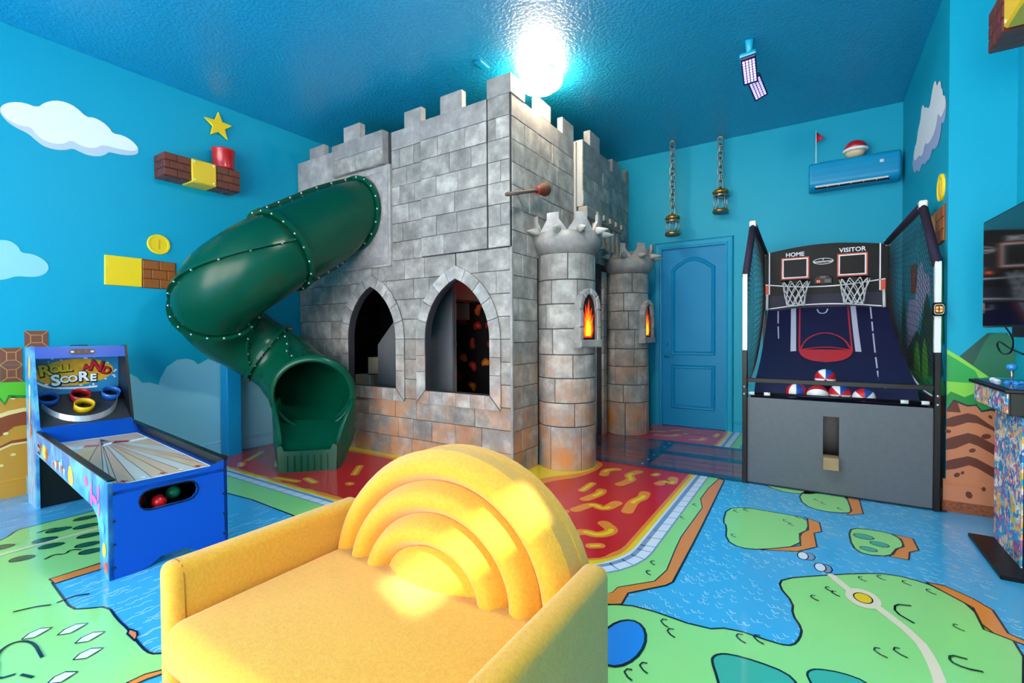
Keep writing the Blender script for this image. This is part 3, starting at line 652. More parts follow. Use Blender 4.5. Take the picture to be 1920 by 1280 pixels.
coin(f_right, (4.575, 2.287), (-1, 0, 0), 0.098, 'round yellow coin disc on the right wall below the white cloud')

# ------------------------------------------------------------------ printed floor
def fp(name, poly, z, mat): return paint(name, floor, poly, f_floor, z * 0.0004, mat)
def outline(poly, z, w=0.014, closed=True):
    mb = MB(); p = list(poly) + ([poly[0]] if closed else [])
    mb.stroke(p, w, f_floor, z * 0.0004, False); return mb
# wavelets on the water
mb = MB(); rw = random.Random(3)
for _ in range(1500):
    x = rw.uniform(-0.95, 0.74); y = rw.uniform(2.0, 4.55); s = rw.uniform(0.010, 0.017); s2 = s * 1.5
    mb.stroke([(x - s, y + s2), (x, y), (x + s * .9, y + s2 * .5)], 0.0045, f_floor, 0.0004, False)
for _ in range(420):
    x = rw.uniform(-3.4, -1.9); y = rw.uniform(0.7, 2.0); s = rw.uniform(0.03, 0.06)
    mb.stroke([(x, y - s), (x + 0.008, y - s * .3), (x - 0.006, y + s * .3), (x + 0.004, y + s)], 0.005, f_floor, 0.0004, False)
for _ in range(200):
    x = rw.uniform(-5.2, -4.2); y = rw.uniform(0.4, 2.0); s = rw.uniform(0.03, 0.07)
    mb.stroke([(x, y - s), (x + 0.01, y), (x, y + s)], 0.006, f_floor, 0.0004, False)
add('wave_print', mb, m_wave, floor, kind='stuff', fix=False)
# lava court round the castle with its pale stone kerb
lav = [(LX, 2.24), (-1.30, 2.24)] + [(-1.30 + 0.42 * math.sin(a * PI / 16), 2.66 - 0.42 * math.cos(a * PI / 16)) for a in range(1, 9)] + [(-0.88, BY), (LX, BY)]
def grown(d): return [(LX, 2.24 - d), (-1.30, 2.24 - d)] + [(-1.30 + (0.42 + d) * math.sin(a * PI / 16), 2.66 - (0.42 + d) * math.cos(a * PI / 16)) for a in range(1, 9)] + [(-0.88 + d, BY), (LX, BY)]
fp('cliff_print', POLY['strip_cliff'], 3, m_cliff)
add('cliff_outline', outline(POLY['strip_cliff'], 4, 0.012), m_ink, floor, fix=False)
fp('kerb_green_print', [(LX, 2.0)] + [(-4.3, 1.96), (-4.1, 1.88), (-3.6, 1.92), (-3.0, 1.9), (-2.2, 1.93), (-1.5, 1.95), (-0.95, 2.02), (-0.82, 2.15), (-0.815, 2.21), (-0.679, 2.362), (-0.657, 2.507), (-0.68, 2.79), (-0.69, 2.967), (-0.678, 3.539), (-0.726, 3.723), (-0.721, 4.026), (-0.69, 4.35), (-0.69, BY), (LX, BY)], 5, m_landd if False else m_land)
add('kerb_outline', outline([(LX, 2.0), (-4.3, 1.96), (-4.1, 1.88), (-3.6, 1.92), (-3.0, 1.9), (-2.2, 1.93), (-1.5, 1.95)], 6, 0.012, False), m_ink, floor, fix=False)
fp('kerb_stone_print', grown(0.105), 7, m_stonep)
mb = MB()
g0 = grown(0.105); g1 = grown(0.02)
for k in range(34): x = LX + 0.05 + k * 0.117; mb.stroke([(x, 2.24 - 0.105), (x + .02, 2.22)], 0.008, f_floor, 0.0032, False)
for k in range(1, 9): mb.stroke([g0[k + 1], g1[k + 1]], 0.008, f_floor, 0.0032, False)
for k in range(30): y = 2.74 + k * 0.125; mb.stroke([(-0.88 + .105, y), (-0.86, y - .02)], 0.008, f_floor, 0.0032, False)
mb.stroke(g0[:-1], 0.010, f_floor, 0.0032, False); mb.stroke([(p[0], p[1]) for p in grown(0.03)[:-1]], 0.03, f_floor, 0.0032, False)
add('kerb_joint_print', mb, m_stoneg, floor, fix=False)
def wavy(poly, amp, step, seed):
    rr = random.Random(seed); out = []
    for i in range(len(poly) - 1):
        a, b = Vector(poly[i]), Vector(poly[i + 1]); n = max(1, int((b - a).length / step))
        for k in range(n):
            p = a.lerp(b, k / n); d = (b - a).normalized(); o = rr.uniform(-amp, amp); out.append((p.x - d.y * o, p.y + d.x * o))
    out.append(poly[-1]); return smooth_poly(out, 1, False)
fp('lava_edge_print', wavy(grown(0.0)[:-2], 0.012, 0.07, 1) + [(-0.88, BY), (LX, BY)], 9, m_lavay)
fp('lava_edge_print', wavy(grown(-0.03)[:-2], 0.014, 0.07, 2) + [(-0.91, BY), (LX, BY)], 10, m_lavao)
fp('lava_print', wavy(grown(-0.055)[:-2], 0.016, 0.07, 3) + [(-0.935, BY), (LX, BY)], 11, m_lava)
# glowing edge round the castle foot, then flecks of lava
fp('lava_edge_print', smooth_poly([(-5.27, 3.3), (-4.4, 3.26), (-3.6, 3.30), (-2.9, 3.24), (-2.3, 3.14), (-1.95, 3.25), (-1.85, 3.55), (-1.72, 3.70), (-1.66, 4.0), (-1.7, 4.3), (-2.2, 4.4), (-5.2, 4.4)], 2), 12, m_lavao)
fp('lava_edge_print', smooth_poly([(-5.27, 3.36), (-4.4, 3.31), (-3.6, 3.35), (-2.9, 3.30), (-2.3, 3.20), (-2.05, 3.3), (-1.95, 3.6), (-1.78, 3.78), (-1.70, 4.0), (-1.75, 4.25), (-2.2, 4.4), (-5.2, 4.4)], 2), 13, m_lavay)
flecks = [[(-1.28, 2.62), (-1.22, 2.72), (-1.12, 2.70), (-1.06, 2.82), (-1.16, 2.90)], [(-1.10, 2.55), (-1.06, 2.58)], [(-1.42, 3.02), (-1.36, 3.2), (-1.25, 3.12), (-1.22, 3.3)], [(-1.45, 3.25), (-1.40, 3.42), (-1.42, 3.5)],
          [(-1.10, 3.18), (-1.13, 3.4), (-1.09, 3.5), (-1.11, 3.62)], [(-1.35, 3.72), (-1.30, 3.9), (-1.38, 4.0), (-1.33, 4.15)], [(-1.55, 3.42), (-1.55, 3.62)], [(-1.56, 3.9), (-1.6, 4.05), (-1.52, 4.12)], [(-1.08, 3.9), (-1.05, 4.0), (-0.99, 3.95), (-1.02, 4.12)],
          [(-1.18, 4.12), (-1.17, 4.16)], [(-1.5, 2.9), (-1.47, 2.95)], [(-4.3, 2.55), (-4.55, 2.72)], [(-4.75, 2.5), (-4.95, 2.75)], [(-3.55, 2.42), (-3.7, 2.45)], [(-3.45, 2.75), (-3.62, 2.95)], [(-3.25, 2.55), (-3.28, 2.56)], [(-2.9, 2.6), (-2.8, 2.8)], [(-3.35, 3.02), (-3.2, 3.12)], [(-4.9, 2.95), (-5.05, 3.15)],
          [(-3.95, 2.32), (-3.7, 2.36)], [(-4.6, 2.36), (-4.7, 2.42)], [(-1.62, 5.75), (-1.45, 5.8), (-1.4, 5.9)], [(-1.2, 5.72), (-1.1, 5.75), (-1.1, 5.85)], [(-1.55, 6.1), (-1.45, 6.2)], [(-1.0, 6.0), (-1.0, 6.2)], [(-1.35, 6.0), (-1.33, 6.02)], [(-1.75, 5.95), (-1.6, 6.0)]]
mo, my = MB(), MB()
for fl_ in flecks:
    p = smooth_poly(fl_, 2, False) if len(fl_) > 2 else fl_
    mo.stroke(p, 0.085 if len(fl_) > 2 else 0.07, f_floor, 0.0056); q = p[len(p) // 3: max(len(p) * 3 // 4, len(p) // 3 + 2)] if len(p) > 3 else p
    my.stroke(q, 0.035 if len(fl_) > 2 else 0.02, f_floor, 0.0060)
add('lava_fleck_print', mo, m_lavao, floor, fix=False); add('lava_fleck_print', my, m_lavay, floor, fix=False)
# printed drawbridge running out of the gate
fp('bridge_print', [(-2.3, 4.34), (RX, 4.34), (RX, 5.50), (-2.3, 5.50)], 16, m_plank)
for y0, y1 in ((4.32, 4.43), (4.89, 5.05), (5.42, 5.53)): fp('bridge_beam_print', [(-2.3, y0), (RX, y0), (RX, y1), (-2.3, y1)], 17, m_beam)
for x in (-1.44, -0.4): fp('bridge_beam_print', [(x, 4.40), (x + 0.12, 4.40), (x + 0.12, 5.45), (x, 5.45)], 18, m_beam)
mb = MB()
for y in (4.58, 4.74, 5.17, 5.30): mb.stroke([(-2.3, y), (RX, y)], 0.006, f_floor, 0.0072, False)
add('plank_joint_print', mb, m_ink, floor, fix=False)
mb = MB()
for x in (-1.38, -0.34):
    for y in (4.42, 4.6, 4.8, 5.2, 5.4): mb.flat(oval(x, y, 0.012, 0.016, 8), f_floor, 0.0076)
add('bridge_rivet_print', mb, m_wave, floor, fix=False)
# islands
def isle(key, cliff=None, z=3):
    fp('isle_shore_print', smooth_poly([(p[0], p[1]) for p in POLY[key]], 1), z, m_land)
    add('isle_outline', outline(smooth_poly(POLY[key], 1), z + 3, 0.010), m_ink, floor, fix=False)
    if cliff:
        fp('isle_cliff_print', POLY[cliff], z + 1, m_cliff); add('isle_outline', outline(POLY[cliff], z + 2, 0.009), m_ink, floor, fix=False)
isle('isle_a', 'isle_a_cliff'); isle('isle_a0'); isle('isle_b', 'isle_b_cliff'); isle('isle_c', 'isle_c_cliff')
isle('big', 'big_cliff'); isle('leftland')
for k in ('leftcliff', 'leftcliff2', 'leftcliff3'): fp('isle_cliff_print', POLY[k], 8, m_cliff); add('isle_outline', outline(POLY[k], 9, 0.008), m_ink, floor, fix=False)
def ringed(name, poly, z, mat, w=0.010): fp(name, poly, z, mat); add(name + '_outline', outline(poly, z + 1, w), m_ink, floor, fix=False)
for a, b in (('stone1b', 'stone1'), ('stone2b', 'stone2')):
    ringed('stepping_stone_print', oval(*POLY[a][0], 0.026, 0.05), 3, m_stoneg, 0.006); ringed('stepping_stone_print', oval(*POLY[b][0], 0.026, 0.05), 5, m_stonep, 0.006)
add('path_print', MB().stroke(smooth_poly(POLY['path'], 1, False), 0.038, f_floor, 0.0036), m_path, floor, fix=False)
fp('path_print', oval(0.191, 2.721, 0.068, 0.092, 24), 10, m_path); ringed('path_dot_print', oval(0.191, 2.721, 0.036, 0.048), 11, m_lavay, 0.006)
add('path_print', MB().stroke(POLY['leftpath'], 0.03, f_floor, 0.0036), m_path, floor, fix=False)
ringed('pond_print', oval(-0.654, 1.822, 0.085, 0.16), 8, m_pond, 0.012)
ringed('mound_print', smooth_poly(POLY['mound_a'], 1), 8, m_mound, 0.010); ringed('mound_print', smooth_poly(POLY['mound_b'], 1), 8, m_mound, 0.008)
for (x, y, sx, sy) in ((0.25, 3.55, .05, .04), (0.32, 3.47, .045, .035), (0.26, 3.36, .04, .03)): ringed('mound_print', oval(x, y, sx, sy, 16), 7, m_mound, 0.005)
for k in range(10):
    a, c, b = [Vector(p) for p in POLY['tree%d' % k]]; d = (b - a) / 2; n = Vector((0.05, 0.0))
    pts = [tuple(a), tuple(a.lerp(b, .25) - n), tuple(a.lerp(b, .75) - n * .9), tuple(b), tuple(a.lerp(b, .7) + n * .5), tuple(a.lerp(b, .3) + n * .6)]
    ringed('shrub_print', smooth_poly(pts, 1), 10, m_tree, 0.008)
for k in range(5):
    a, c, b = [Vector(p) for p in POLY['rock%d' % k]]; n = Vector((0.028, 0.0))
    pts = [tuple(a), tuple(a.lerp(b, .3) - n), tuple(a.lerp(b, .7) - n * 1.2), tuple(b), tuple(a.lerp(b, .7) + n * .5), tuple(a.lerp(b, .35) + n)]
    ringed('rock_print', pts, 10, m_stonep, 0.006)
# short curved tufts drawn on the grass
mb = MB()
for k, (x, y) in enumerate(POLY['marks']):
    s = 0.018 if y > 2.4 else 0.022
    mb.stroke([(x + s * 1.1, y - s * .3), (x + s * .2, y + s * .1), (x - s * .7, y + s * 1.0), (x - s * .5, y + s * 1.9), (x + s * .3, y + s * 2.1)], 0.006, f_floor, 0.0048, False)
for pts in ([(-3.05, .55), (-3.02, .62), (-2.98, .66)], [(-2.98, .68), (-2.99, .74), (-2.95, .79)], [(-4.15, .86), (-4.17, .93), (-4.13, .96)], [(-3.62, .78), (-3.66, .83), (-3.6, .86), (-3.66, .90), (-3.6, .93)],
            [(-2.62, .42), (-2.72, .45), (-2.75, .50), (-2.68, .54), (-2.52, .53)], [(-2.62, .43), (-2.5, .40), (-2.48, .45)], [(-2.46, .46), (-2.4, .48)]):
    mb.stroke(smooth_poly(pts, 2, False), 0.011, f_floor, 0.0048, False)
mb.stroke(smooth_poly([(0.52, 2.36), (0.47, 2.35), (0.43, 2.37), (0.44, 2.42), (0.49, 2.42)], 1, False), 0.009, f_floor, 0.0048, False)
mb.stroke(smooth_poly([(0.36, 2.60), (0.30, 2.66), (0.31, 2.74), (0.37, 2.76)], 1, False), 0.009, f_floor, 0.0048, False)
add('tuft_print', mb, m_ink, floor, fix=False)

# ------------------------------------------------------------------ ceiling cloud lamp (the room's main lamp)
m_lamp = M('glowing_cloud_shade', '#fff3dc', 0.5, emit=('#ffe4c0', 80.0))
m_lamp_added = M('added_cloud_shade', '#fff3dc', 0.5, emit=('#fff0dc', 145.0))
def cloud_lamp(lx, ly, label, m_lamp=m_lamp):
    lamp = thing('cloud_lamp', (lx, ly, H - 0.17), label, 'lamp')
    mb = MB()
    def lampfn(u, v):
        a = 2 * PI * u; t = v * PI / 2
        lob = 1 + 0.11 * abs(math.sin(2.5 * a + 0.4)) + 0.05 * math.sin(3 * a)
        r = 0.180 * lob * (math.sin(t) ** 0.55 if t > 0 else 0)
        return Vector((lx + r * math.cos(a), ly + r * 1.05 * math.sin(a), H - 0.04 - 0.125 * math.cos(t) ** 0.8))
    mb.grid(lampfn, 40, 10, cu=True)
    add('lamp_shade', mb, m_lamp, lamp, fix=True)
    add('lamp_base', MB().lathe([(0, 0), (0.16, 0), (0.16, -0.04), (0, -0.04)], (lx, ly, H), (0, 0, 1), 28), m_white, lamp)
cloud_lamp(-2.16, 3.86, 'glowing warm white cloud shaped ceiling lamp above the castle corner')
cloud_lamp(-0.9, 2.0, 'added cloud shaped ceiling lamp out of view, brightening the printed floor', m_lamp_added)  # unseen lamp, added to brighten the floor from above

# ------------------------------------------------------------------ castle playhouse
castle = thing('castle_playhouse', (CX, CY, 0), 'grey painted stone castle playhouse with battlements, arched windows and two round towers', 'playhouse')
WINS = [(-2.815, 0.384), (-3.976, 0.372)]
ZS, ARC_R, SILL = 1.2, 0.60, 0.70
def half(z, w, d):         # half width of the pointed opening grown by d
    if z <= ZS: return w + d
    q = (ARC_R + d) ** 2 - (z - ZS) ** 2
    return max(0.0, math.sqrt(q) - (ARC_R - w)) if q > 0 else 0.0
def apex(w, d): return ZS + math.sqrt((ARC_R + d) ** 2 - (ARC_R - w) ** 2)
def opening(xc, w, d=0.0, z0=SILL, n=9):
    za = apex(w, d); R = [(xc + half(ZS + (za - ZS) * k / n, w, d), ZS + (za - ZS) * k / n) for k in range(n)]
    Lft = [(2 * xc - p[0], p[1]) for p in R]
    return [(xc - w - d, z0), (xc + w + d, z0)] + R + [(xc, za)] + Lft[::-1]
fw = add('front_wall', MB().prism([(-5.262, 0), (CX, 0), (CX, 3.31), (-5.262, 3.31)], f_cf, -0.06, 0.0, holes=[opening(x, w) for x, w in WINS]), m_stonedk, castle)
def gate_top(n=8): return [(5.45 - 1.0 * k / n, 1.72 + 0.34 * math.sin(PI * k / n)) for k in range(n + 1)]
sw = add('side_wall', MB().prism([(CY + 0.0, 0), (4.45, 0)] + gate_top()[::-1] + [(5.45, 0), (BY - 0.01, 0), (BY - 0.01, 3.31), (CY + 0.0, 3.31)], f_cs, -0.06, 0.0), m_stonedk, castle)

def courses(parent, fm, a0, a1, z0, z1, t, hgt=0.195, lens=(0.2, 0.42), seed=0, wins=(), thick=0.011, gap=0.0045, name='stone'):
    rr = random.Random(seed); n = max(1, round((z1 - z0) / hgt)); hgt = (z1 - z0) / n
    for r in range(n):
        b0, b1 = z0 + r * hgt + gap / 2, z0 + (r + 1) * hgt - gap / 2
        x = a0; cuts = [a0]
        while True:
            x += rr.uniform(*lens) * (0.55 if (x == a0 and r % 2) else 1)
            if x > a1 - lens[0] * 0.7: break
            cuts.append(x)
        cuts.append(a1)
        for c0, c1 in zip(cuts[:-1], cuts[1:]):
            s0, s1 = c0 + gap / 2, c1 - gap / 2
            pieces = [(s0, s1, None)]
            for xc, w in wins:
                nw = []
                for (p0, p1, wn) in pieces:
                    lo, hi = xc - w - 0.09, xc + w + 0.09
                    if b1 < 0.615 or b0 > apex(w, 0.05) or p1 < lo or p0 > hi: nw.append((p0, p1, wn)); continue
                    if p0 < xc: nw.append((p0, min(p1, xc), ('L', xc, w)))
                    if p1 > xc: nw.append((max(p0, xc), p1, ('R', xc, w)))
                pieces = nw
            for p0, p1, wn in pieces:
                if wn is None: poly = [(p0, b0), (p1, b0), (p1, b1), (p0, b1)]
                else:
                    side, xc, w = wn; Lp, Rp = [], []
                    for k in range(7):
                        z = b0 + (b1 - b0) * k / 6
                        e = 0.0 if (z < 0.615 or z > apex(w, 0.05)) else (w + 0.07 if z < SILL + 0.02 else half(z, w, 0.05))
                        l, q = (p0, min(p1, xc - e)) if side == 'L' else (max(p0, xc + e), p1)
                        if q - l > 0.012: Lp.append((l, z)); Rp.append((q, z))
                    if len(Lp) < 2 or Lp[-1][1] - Lp[0][1] < 0.03: continue
                    poly = Rp + Lp[::-1]
                add(name, MB().prism(poly, fm, t, t + thick * rr.uniform(0.75, 1.2), inset=0.004), m_stone, parent)
# front face
courses(fw, f_cf, -5.255, CX - 0.008, 0.0, 2.0, 0, seed=1, wins=WINS)
courses(fw, f_cf, -3.655, -3.235, 2.0, 3.12, 0, seed=2, lens=(0.14, 0.3))
pl_ = add('raised_panel', MB().prism([(-3.232, 2.0), (-2.442, 2.0), (-2.442, 3.31), (-3.232, 3.31)], f_cf, 0, 0.022), m_stonedk, castle)
courses(pl_, f_cf, -3.230, -2.444, 2.002, 3.12, 0.022, seed=3, lens=(0.24, 0.42))
add('top_course', MB().prism([(-3.23, 3.124), (-2.444, 3.124), (-2.444, 3.309), (-3.23, 3.309)], f_cf, 0.022, 0.032, inset=0.003), m_stoneplain, pl_)
cp = add('corner_pier', MB().prism([(-2.438, 2.0), (CX + 0.004, 2.0), (CX + 0.004, 3.31), (-2.438, 3.31)], f_cf, 0, 0.016), m_stonedk, castle)
courses(cp, f_cf, -2.436, CX + 0.002, 2.002, 3.308, 0.016, seed=12, lens=(0.13, 0.30))
ul = add('stepped_panel', MB().prism([(-4.512, 2.99), (-3.706, 2.99), (-3.706, 3.33), (-4.512, 3.33)], f_cf, 0, 0.075), m_stoneplain, castle)
courses(ul, f_cf, -4.51, -3.708, 2.992, 3.16, 0.075, seed=5, lens=(0.2, 0.5), thick=0.008)
add('top_course', MB().prism([(-4.51, 3.164), (-3.708, 3.164), (-3.708, 3.328), (-4.51, 3.328)], f_cf, 0.075, 0.083, inset=0.003), m_stoneplain, ul)
add('plain_panel', MB().prism([(-5.258, 2.45), (-4.515, 2.45), (-4.515, 3.309), (-5.258, 3.309)], f_cf, 0, 0.012, inset=0.003), m_stoneplain, fw)
courses(fw, f_cf, -5.255, -4.515, 2.0, 2.45, 0, seed=6)
add('top_course', MB().prism([(-3.655, 3.124), (-3.236, 3.124), (-3.236, 3.309), (-3.655, 3.309)], f_cf, 0, 0.010, inset=0.003), m_stoneplain, fw)
for x0, x1, zt, t0, t1 in ((-5.02, -4.75, 3.435, -0.05, 0.010), (-4.31, -4.05, 3.485, 0.01, 0.08), (-3.467, -3.236, 3.465, -0.05, 0.010), (-2.976, -2.717, 3.475, -0.03, 0.030)):
    o = add('merlon', MB().prism([(x0, 3.309 if t1 < .07 else 3.329), (x1, 3.309 if t1 < .07 else 3.329), (x1, zt), (x0, zt)], f_cf, t0, t1, inset=0.002), m_stoneplain, fw)
add('corner_merlon', MB().box(-2.439, CX + 0.018, CY - 0.026, 3.64, 3.309, 3.475, 0.002), m_stoneplain, castle)
add('corner_bead', MB().box(CX - 0.012, CX + 0.012, CY - 0.012, CY + 0.012, 0, 2.0, 0.003), m_stoneplain, castle)
# side face
courses(sw, f_cs, CY + 0.006, 3.86, 0.0, 1.95, 0, seed=7, lens=(0.16, 0.34))
courses(sw, f_cs, CY + 0.006, 4.66, 1.95, 3.12, 0, seed=8, lens=(0.2, 0.4))
courses(sw, f_cs, 4.71, 5.5, 2.08, 2.62, 0, seed=9)
courses(sw, f_cs, 5.5, BY - 0.015, 2.08, 3.12, 0, seed=10)
courses(sw, f_cs, 6.03, BY - 0.015, 0.0, 2.08, 0, seed=11, lens=(0.16, 0.3))
add('top_course', MB().prism([(3.43, 3.124), (4.66, 3.124), (4.66, 3.309), (3.43, 3.309)], f_cs, 0, 0.010, inset=0.003), m_stoneplain, sw)
add('top_course', MB().prism([(5.5, 3.124), (BY - .012, 3.124), (BY - .012, 3.309), (5.5, 3.309)], f_cs, 0, 0.010, inset=0.003), m_stoneplain, sw)
gp = add('gate_panel', MB().prism([(4.70, 2.62), (5.5, 2.62), (5.5, 3.33), (4.70, 3.33)], f_cs, 0, 0.09), m_stoneedge, castle)
courses(gp, f_cs, 4.703, 5.498, 2.623, 3.14, 0.09, seed=13, thick=0.008, lens=(0.18, 0.32))
add('top_course', MB().prism([(4.703, 3.144), (5.498, 3.144), (5.498, 3.328), (4.703, 3.328)], f_cs, 0.09, 0.098, inset=0.003), m_stoneplain, gp)
add('pilaster', MB().prism([(4.665, 2.25), (4.705, 2.25), (4.705, 3.31), (4.665, 3.31)], f_cs, 0, 0.03), m_stoneedge, castle)
for y0, y1, zt, t0, t1 in ((3.877, 4.14, 3.47, -0.05, 0.010), (4.397, 4.66, 3.475, -0.05, 0.010), (4.90, 5.18, 3.50, 0.02, 0.096), (5.817, 6.09, 3.48, -0.05, 0.010), (6.33, 6.43, 3.485, -0.05, 0.010)):
    add('merlon', MB().prism([(y0, 3.309 if t1 < .05 else 3.329), (y1, 3.309 if t1 < .05 else 3.329), (y1, zt), (y0, zt)], f_cs, t0, t1, inset=0.002), m_stoneplain, sw)
# window surrounds: voussoirs, jamb blocks and sill blocks
D = 0.118
for xc, w in WINS:
    sr = add('window_surround', MB().prism(opening(xc, w, 0.108, 0.578), f_cf, 0.0, 0.020, holes=[opening(xc, w, 0.004)]), m_stonedk, castle)
    cuts = [SILL, 0.88, 1.04, ZS]
    th = math.acos((ARC_R - w) / (ARC_R + D / 2)); key = 0.13
    for s in (-1, 1):
        for z0, z1 in zip(cuts[:-1], cuts[1:]):
            q = [(xc + s * (w + 0.003), z0 + .002), (xc + s * (w + D), z0 + .002 - (0.12 if z0 == SILL else 0)), (xc + s * (w + D), z1 - .002), (xc + s * (w + 0.003), z1 - .002)]
            add('jamb_block', MB().prism(q, f_cf, 0.020, 0.031, inset=0.003), m_archstone, sr)
        nn = 4; cxs = xc - s * (ARC_R - w)
        for k in range(nn):
            t0, t1 = th * (1 - key) * k / nn + .004, th * (1 - key) * (k + 1) / nn - .004; q = []
            for rad, seq in ((ARC_R + 0.003, range(4)), (ARC_R + D, range(3, -1, -1))):
                for i in seq: a = t0 + (t1 - t0) * i / 3; q.append((cxs + s * rad * math.cos(a), ZS + rad * math.sin(a)))
            add('voussoir', MB().prism(q, f_cf, 0.020, 0.031, inset=0.003), m_archstone, sr)
    q = []
    a0 = th * (1 - key) + .004
    cl, cr = xc - (ARC_R - w), xc + (ARC_R - w)
    q = [(cl + (ARC_R + .003) * math.cos(a0), ZS + (ARC_R + .003) * math.sin(a0)), (cl + (ARC_R + D) * math.cos(a0), ZS + (ARC_R + D) * math.sin(a0)), (xc, apex(w, D)),
         (cr - (ARC_R + D) * math.cos(a0), ZS + (ARC_R + D) * math.sin(a0)), (cr - (ARC_R + .003) * math.cos(a0), ZS + (ARC_R + .003) * math.sin(a0)), (xc, apex(w, 0.003))]
    add('keystone', MB().prism(q, f_cf, 0.020, 0.033, inset=0.003), m_archstone, sr)
    ns = 6
    for k in range(ns):
        u0, u1 = xc - w - D + (2 * w + 2 * D) * k / ns, xc - w - D + (2 * w + 2 * D) * (k + 1) / ns
        tl = u0 + (D if k == 0 else 0); tr = u1 - (D if k == ns - 1 else 0)
        add('sill_block', MB().prism([(u0 + .002, 0.57), (u1 - .002, 0.57), (tr - .002, SILL - .004), (tl + .002, SILL - .004)], f_cf, 0.020, 0.031, inset=0.003), m_archstone, sr)
# far gate jamb blocks
for k in range(10): add('gate_block', MB().prism([(5.455, 0.2 * k + .003), (5.56, 0.2 * k + .003), (5.56, 0.2 * k + .197), (5.455, 0.2 * k + .197)], f_cs, -0.12, 0.03, inset=0.004), m_stone, sw)
# round towers
ROWS = [0.0, 0.40, 0.615, 0.84, 1.055, 1.29, 1.515, 1.735, 1.975]
def tower(yc, r, rows, seed, xc=-2.0, spikes=(-115, -78, -42, -8, 28)):
    rr = random.Random(seed)
    tw = add('tower', MB().lathe([(r, 0), (r, rows[-1] + .02)], (xc, yc, 0), n=40), m_stonedk, castle)
    base = 0
    for i in range(len(rows) - 1):
        z0, z1 = rows[i] + .004, rows[i + 1] - .004
        offs = -215 + (0, 34)[i % 2] + rr.uniform(-6, 6); a = offs
        while a < 80:
            wdt = (62, 52, 70)[rr.randrange(3)]
            b = a + wdt; g = 0.7; mb = MB(); n = 7; vs = []
            ro = r + 0.010 * rr.uniform(.8, 1.2)
            for (rad, zz0, zz1, gg) in ((r - .002, z0, z1, 0), (ro - .003, z0, z1, 0), (ro, z0 + .004, z1 - .004, 0.8)):
                for zz in (zz0, zz1):
                    for k in range(n):
                        an = math.radians(a + g + gg + (b - a - 2 * g - 2 * gg) * k / (n - 1)); vs.append((xc + rad * math.cos(an), yc + rad * math.sin(an), zz))
            fs = []
            for k in range(n - 1):
                fs.append((4 * n + k, 4 * n + k + 1, 5 * n + k + 1, 5 * n + k))
                for lv in (0, 1):
                    A, B = 2 * lv * n, (2 * lv + 2) * n
                    fs.append((A + k, A + k + 1, B + k + 1, B + k)); fs.append((A + n + k, A + n + k + 1, B + n + k + 1, B + n + k))
            for lv in (0, 1):
                A, B = 2 * lv * n, (2 * lv + 2) * n
                fs.append((A, A + n, B + n, B)); fs.append((A + n - 1, A + 2 * n - 1, B + 2 * n - 1, B + n - 1))
            mb.add(vs, fs); add('stone', mb, m_stone, tw); a = b
    zt = rows[-1]
    # crown: flared cup with notched rim
    prof = [(r + .002, zt), (r + .075, zt + .10), (r + .072, zt + .19)]
    n = 96; mb = MB(); vs = []; fs = []
    cr = add('tower_crown', MB().lathe(prof + [(r + .045, zt + .19), (r - .03, zt + .06), (0, zt + .06)], (xc, yc, 0), n=48), m_stoneplain, castle)
    stops = []
    for q in range(8):
        for ph, hh in ((0.0, .10), (0.005, .16), (.12, .16), (.24, .16), (.36, .16), (.44, .16), (.445, .10), (.60, .045), (.722, 0.0), (.86, .05)): stops.append((-180 + 45 * (q + ph) - 5, hh))
    n = len(stops)
    for an, hh in stops:
        a = math.radians(an)
        for rad in (r + .072, r + .045):
            for zz in (zt + .188, zt + .19 + hh): vs.append((xc + rad * math.cos(a), yc + rad * math.sin(a), zz))
    for k in range(n):
        q = 4 * k; w = 4 * ((k + 1) % n)
        fs += [(q, w, w + 1, q + 1), (q + 2, q + 3, w + 3, w + 2), (q + 1, w + 1, w + 3, q + 3)]
    mb.add(vs, fs); add('crown_rim', mb, m_stoneplain, cr)
    for an in spikes:
        a = math.radians(an); d = Vector((math.cos(a), math.sin(a), 0))
        add('spike', MB().lathe([(0.0, -0.01), (0.036, -0.005), (0.034, 0.02), (0.022, 0.06), (0.004, 0.115), (0, 0.116)], Vector((xc, yc, zt + .20)) + d * (r + .072), d, 16), m_spike, cr)
    return tw
m_spike = M('cream_spike', '#b9b4ab', 0.55, var=(20, '#8f8b86', 0.3))
t1 = tower(4.07, 0.262, ROWS, 21); t2 = tower(5.80, 0.250, ROWS, 22)
